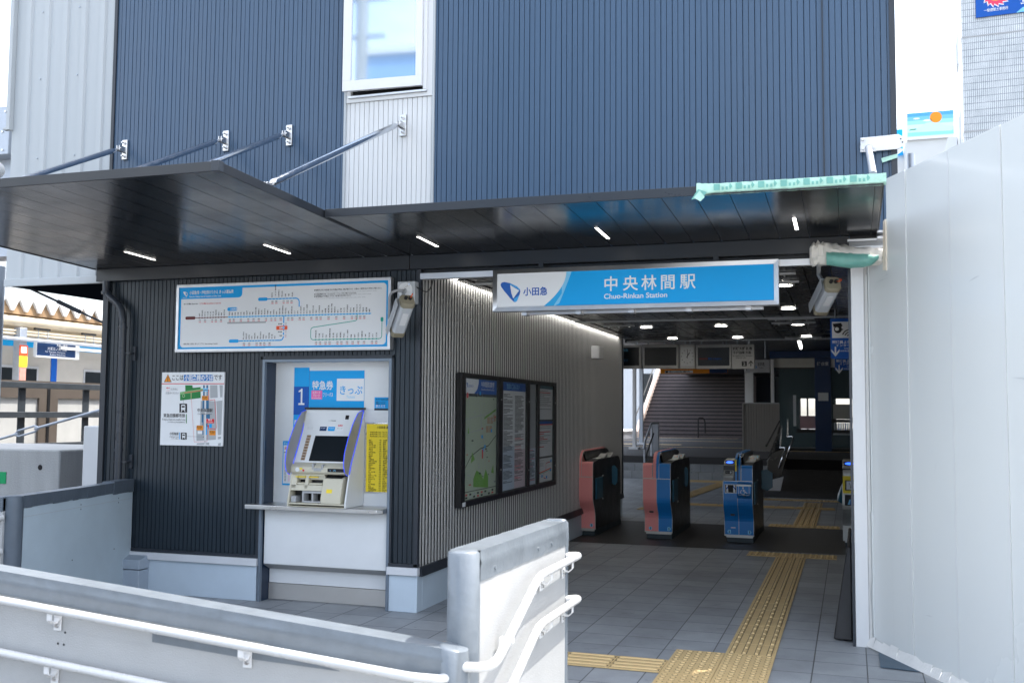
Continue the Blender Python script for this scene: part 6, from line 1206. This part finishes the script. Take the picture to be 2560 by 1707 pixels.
train_m = mat('train_stainless', (.52, .50, .46), .35, .4, .06, 4)
T = thing('commuter_train', 'stainless commuter train with a blue band standing behind the platform screen', 'train', (-13.6, 8, .2)); TX = -12.6
b = MB(); b.box(TX-2.6, TX, -10, 40, -.3, 3.35, train_m); b.build('body', T, .05); b = MB(); b.box(TX, TX+.012, -10, 40, 2.78, 2.95, prn_b); b.build('band', T)
for k in range(-5, 14):
    y = k*2.6+.4
    b = MB(); b.box(TX, TX+.016, y-.05, y+1.25, 1.5, 2.4, alu); b.box(TX+.002, TX+.02, y, y+1.2, 1.55, 2.35, screen_m); b.build('window', T); b = MB(); b.box(TX, TX+.014, y+1.6, y+1.76, .5, 2.78, prn_b2 if k % 2 else train_m); b.build('door_band', T)
T = thing('platform_roof', 'cream platform roof with a zigzag folded white edge over rusty decking', 'roof', (-12, 8, 3.2))
fold = mat('folded_roof_white', (.75, .76, .76), .5, 0, .06, 4); rust = mat('rusty_decking', (.34, .22, .12), .8, 0, .5, 3)
b = MB(); y = -6.0; i = 0
while y < 40:
    for ya, za, yb, zb in ((y, 3.45, y+.13, 3.66), (y+.13, 3.66, y+.16, 3.66), (y+.16, 3.66, y+.29, 3.45), (y+.29, 3.45, y+.345, 3.45)): b.hexa([(-15, ya, za-.03), (-12, ya, za-.03), (-12, yb, zb-.03), (-15, yb, zb-.03), (-15, ya, za+.012), (-12, ya, za+.012), (-12, yb, zb+.012), (-15, yb, zb+.012)], fold)
    y += .345
b.build('folded_sheet', T, smooth=0); b = MB(); b.box(-15, -12.05, -6, 40, 3.36, 3.5, rust); y = -6
while y < 40: b.prism([(-12.06, y+.02, 3.45), (-12.06, y+.27, 3.45), (-12.06, y+.155, 3.63)], (-.05, 0, 0), rust); y += .345
b.build('decking', T); crm = mat('cream_paint', (.58, .50, .37), .55, 0, .08, 3)
b = MB(); b.tube([(-12.1, -6, 3.23), (-12.1, 40, 3.23)], .10, crm, 14); b.box(-15, -12.3, -6, 40, 3.05, 3.2, crm)
for z in (2.98, 3.04): b.tube([(-12.05, -6, z), (-12.05, 40, z)], .02, crm, 6)
b.build('gutter_pipe', T); b = MB(); b.tube([(-11.9, -6, 2.87), (-11.9, 40, 2.87)], .035, galv, 8); b.box(-11.95, -11.9, 9.3, 12.5, 2.74, 2.80, whitep)
for y in (8.6, 9.9, 11.2): b.box(-11.95, -11.9, y, y+.4, 3.08, 3.12, blk); b.cyl((-11.92, y+.1, 3.1), (-11.92, y+.1, 2.9), .01, galv, 6); b.cyl((-11.92, y+.35, 3.1), (-11.92, y+.35, 2.9), .01, galv, 6)
b.build('cable_conduit', T)
for y, l in ((7.75, 'cream platform post at the left edge under the folded roof'), (8.35, 'grey platform post wearing an orange notice over a yellow one')):
    P_ = thing('platform_post', l, 'post', (-12, y, .5), 'posts under the folded platform roof'); b = MB(); b.box(-12.1, -11.94, y-.09, y+.09, .5, 3.1, crm if y < 8 else galv); b.build('shaft', P_, .01)
    if y > 8:
        b = MB(); b.box(-11.939, -11.925, y-.1, y+.1, 2.56, 2.76, prn_or); b.box(-11.924, -11.92, y-.07, y+.07, 2.61, 2.73, prn_w); b.box(-11.939, -11.925, y-.1, y+.1, 2.34, 2.55, prn_y); b.box(-11.939, -11.93, y-.08, y+.08, 1.4, 2.33, mat('strip_notice', (.55, .25, .2), .5, 0, .3, 12)); b.build('notice', P_)
T = thing('platform_sign', 'navy hanging platform sign with white lettering under the folded roof', 'sign', (-12, 9.3, 2.6)); b = MB(); b.box(-12.05, -11.97, 8.72, 9.9, 2.56, 2.86, prn_w); b.build('casing', T, .006)
P = Pan((-11.968, 8.73, 2.59), (0, 1, 0), (0, 0, 1)); b = MB(); P.rect(b, .0, 0, 1.05, .27, prn_navy, .0006); P.text(b, '大和・藤沢', .52, .205, .055, prn_w, .0012, 'L', .01, .3); P.text(b, '片瀬江ノ島 方面', .28, .125, .065, prn_w, .0012, 'L', .015, .52); P.text(b, 'for Yamato, Fujisawa,', .22, .07, .05, prn_w, .0012, 'L', 0, .55); P.text(b, 'Katase-Enoshima', .35, .02, .05, prn_w, .0012, 'L', 0, .42); b.build('face', T, smooth=0)
T = thing('brace_rod', 'thin dark brace rod with a thicker middle sleeve under the white overhang', 'rod', (-3.6, .6, 2.5)); b = MB(); b.tube([(-4.04, .2, 2.66), (-2.95, .35, 2.19)], .010, navy_trim, 8); b.tube([(-3.75, .24, 2.535), (-3.52, .272, 2.436)], .020, navy_trim, 8); b.build('rod', T)
T = thing('light_pole', 'pale blue grey steel pole at the left edge of the picture', 'pole', (-4.42, .1, -.4)); b = MB(); b.tube([(-4.56, .3, -.45), (-4.56, .3, 2.9)], .09, galv, 16); b.build('shaft', T, smooth=60); b = MB(); b.cyl((-4.56, .3, -.45), (-4.56, .3, -.40), .16, galv); b.build('base_plate', T)
T = thing('metal_duct_box', 'galvanised metal box beyond the left edge of the white cladding', 'box', (-5.5, 1.2, 4.2)); b = MB(); b.box(-6.4, -5.36, 1.2, 1.9, 4.27, 4.80, galv); b.build('body', T, .01); b = MB()
for x, z in ((-5.42, 4.74), (-5.45, 4.52), (-5.44, 4.32)): b.cyl((x, 1.2, z), (x, 1.19, z), .012, steel, 8)
b.build('screw', T); b = MB(); b.box(-5.9, -5.45, 1.4, 1.7, 3.2, 4.27, galv); b.build('bracket', T)
T = thing('globe_lamp', 'white round lamp head below the galvanised box', 'lamp', (-5.45, 1.1, 4.1)); b = MB(); b.sphere((-5.44, 1.1, 4.08), .10, whitep, sq=(1.1, 1, 1)); b.build('globe', T, smooth=60); b = MB(); b.tube([(-5.45, 1.1, 3.98), (-5.45, 1.1, 3.85), (-5.6, 1.4, 3.8)], .03, galv, 8); b.build('neck', T)
T = thing('grey_building', 'pale grey plain building far behind the folded platform roof', 'building', (-32, 24, 0)); b = MB(); b.box(-44, -28, 18, 27, -.5, 9.6, mat('far_grey', (.46, .50, .52), .7, 0, .05, .4)); b.build('wall', T); b = MB(); b.box(-28, -27.95, 20.5, 21.6, 2, 9.0, galv); b.build('vent_strip', T); b = MB(); b.box(-44.2, -27.8, 17.8, 27.2, 9.6, 9.9, offw); b.build('parapet', T)

# ------------------------------------------------------------------ right background
tile_m = brickmat('white_wall_tile', (.56, .59, .61), (.61, .64, .66), (.16, .19, .22), .062, .228, .009, .35, 'XZ', .4, 0, .12)
tile_s = brickmat('white_wall_tile_side', (.72, .73, .74), (.75, .76, .77), (.58, .60, .62), .062, .228, .004, .35, 'YZ', .2, 0, 0)
T = thing('tiled_building', 'tall white tiled building behind the hoarding with a blue banner on its face', 'building', (6.9, 29, 0))
T.rotation_euler = (0, 0, R(-3.6)); o3 = Vector((6.9, 29, 0)); ORI[T.name] = Vector((0, 0, 0))
def lb(): return MB()
b = MB(); b.box(0, 14, 0, .3, -.5, 22, tile_m); b.build('front_wall', T, smooth=0)
b = MB(); b.face([(-.002, 0, -.5), (-.002, 6.9, -.5), (-.002, 6.9, 22), (-.002, 0, 22)], tile_s); b.face([(-.002, 6.9, -.5), (-.002, 10.3, -.5), (-.002, 10.3, 15.6), (-.002, 6.9, 15.6)], tile_s); b.box(.3, 14, 6.6, 10.2, -.5, 15.5, offw); b.box(.3, 14, .3, 6.6, -.5, 21.9, offw); b.build('side_wall', T, smooth=0)
b = MB()
for z in (14.1, 17.3, 10.9): b.box(-.004, 14, -.012, .02, z, z+.045, tile_s if 0 else conduit); b.box(-.012, .0, 0, 6.9, z, z+.04, prn_gr)
b.build('floor_joint', T)
for y, z0, z1 in ((3.6, 14.4, 15.5), (2.2, 11.0, 12.3)):
    b = MB(); b.box(-.02, .05, y, y+1.0, z0, z1, screen_m); w1 = b.build('window', T); b = MB(); b.box(-.03, .0, y-.05, y, z0, z1, alu); b.box(-.03, .0, y+.48, y+.52, z0, z1, alu); b.box(-.03, .0, y+1.0, y+1.05, z0, z1, alu); b.build('frame', w1)
b = MB(); b.prism([(-.5, 5.6, 11.6), (-.02, 5.6, 11.6), (-.02, 5.6, 12.2), (-.35, 5.6, 12.2)], (0, 1.2, 0), alu); b.build('vent_hood', T, .01)
Tb = thing('banner_sign', 'blue banner with a red flamed yellow disc and white telephone writing on the tiled building', 'sign', (6.9, 29, 0)); Tb.rotation_euler = T.rotation_euler; ORI[Tb.name] = Vector((0, 0, 0))
b = MB(); b.box(.44, 5.0, -.06, -.015, 14.72, 16.7, prn_b2); b.build('panel', Tb); b = MB(); P = Pan((.44, -.062, 14.72), (1, 0, 0), (0, 0, 1)); fl = []
for i in range(36):
    a = 2*pi*i/36; r = .45 if i % 2 else .36; fl.append((.63+r*.98*cos(a+.12*(i % 2)), .75+r*sin(a+.12*(i % 2))))
P.poly(b, [(.63+(x-.63)*1.1, .75+(y-.75)*1.1) for x, y in fl], prn_w, .001); P.poly(b, fl, mat('print_crimson', (.75, .04, .12), .45), .002); P.disc(b, .63, .77, .27, prn_y, .003, 24); P.text(b, '一級建築士事務所', .25, .16, .12, prn_w, .002, 'L', .01, .72); P.text(b, '会社 太', 1.15, .66, .26, prn_w, .002, 'L', .03, 1.0); P.text(b, '☎', 1.3, .30, .32, prn_w, .002, 'L', .02, .33); P.text(b, '0120', 1.72, .30, .36, prn_w, .002, 'L', .04, .9); P.poly(b, [(1.2, .0), (4, .05), (4, .12), (1.4, .16)], prn_lb, .001); b.build('print', Tb, smooth=0)
T = thing('mural_building', 'low pale building with a sky and sea mural panel beyond the navy corner', 'building', (7, 56, 0)); b = MB(); b.box(6.5, 16, 56, 64, -.5, 17.7, mat('mural_wall', (.56, .58, .58), .6, 0, .04, 1)); b.box(5.0, 6.5, 58.5, 64, -.5, 17.5, whitep); b.build('wall', T)
b = MB(); b.box(6.55, 12, 55.9, 56, 17.75, 19.2, offw); b.box(6.5, 12, 55.85, 56.2, 17.6, 17.78, whitep); b.box(5.9, 6.45, 58.2, 58.3, 17.3, 18.9, prn_b); b.build('parapet', T); b = MB(); P = Pan((6.6, 55.89, 17.8), (1, 0, 0), (0, 0, 1)); cols = [(.25, .72, .80), (.45, .80, .86), (.55, .80, .90), (.30, .65, .88), (.16, .48, .80), (.07, .34, .70)]
for i, c in enumerate(cols): P.rect(b, 0, i*.233, 5.3, (i+1)*.233, mat('mural_tone_%s' % 'abcdef'[i], c, .5, 0, .03, 3), .001)
P.poly(b, [(0, .4), (.5, .42), (1.0, .75), (1.4, .8), (1.8, .62), (2.4, .45), (2.4, .2), (0, .25)], mat('mural_wave', (.50, .80, .88), .5), .003); P.poly(b, [(.1, .42), (.45, .46), (.5, .40), (.1, .36)], prn_g, .004); P.disc(b, 1.55, 1.05, .33, prn_o, .004); P.disc(b, .5, 1.05, .18, prn_w, .004, 14, .05); P.disc(b, 1.1, .9, .25, prn_w, .004, 14, .06); b.build('mural', T, smooth=0)
b = MB(); b.cyl((4.09, 8.5, 4.9), (4.09, 8.5, 5.37), .055, galv, 18); o = b.build('pipe_stub', loc=(4.09, 8.5, 4.9)); tag(o, 'galvanised vertical pipe end showing above the hoarding by the navy corner', 'pipe')

# far ends of the views through the hall
far = mat('far_wall_pale', (.46, .49, .52), .7, 0, .08, .5)
T = thing('far_house', 'pale far building glimpsed past the striped wall end', 'building', (-14, 56, 0)); b = MB(); b.box(-26, -6.2, 56, 62, -.5, 7.5, far); b.build('wall', T); 
for x in (-9.2, -12, -15): b = MB(); b.box(x, x+1.2, 55.97, 56.02, 2.2, 4.0, screen_m); b.build('window', T)
b = MB(); b.box(-1.7, .9, 44, 44.2, .5, 3.35, navy_trim); b.build('platform_end_wall', SB)
# across the street, seen only as a reflection in the upper window and the soffit
T = thing('opposite_building', 'pale blue flat fronted building mirrored in the upper window glass', 'building', (-5, -22, 0)); b = MB(); b.box(-8.8, -2, -30, -22, -.5, 12.6, mat('opposite_wall_blue', (.24, .40, .62), .6, 0, .05, 1)); b.build('wall', T); b = MB(); b.box(-8.9, -1.9, -30.1, -21.9, 12.6, 12.85, offw); b.build('parapet', T)
T = thing('utility_pole', 'concrete utility pole mirrored at the left side of the upper window glass', 'pole', (-7.0, -17, 0)); b = MB(); b.tube([(-7.0, -17, -.5), (-6.9, -17, 15)], [.2, .14], concr, 14); b.build('shaft', T, smooth=60); b = MB(); b.box(-7.7, -6.2, -17.06, -16.94, 12.2, 12.32, galv); b.box(-7.6, -6.3, -17.06, -16.94, 11.2, 11.3, galv); b.build('cross_arm', T)
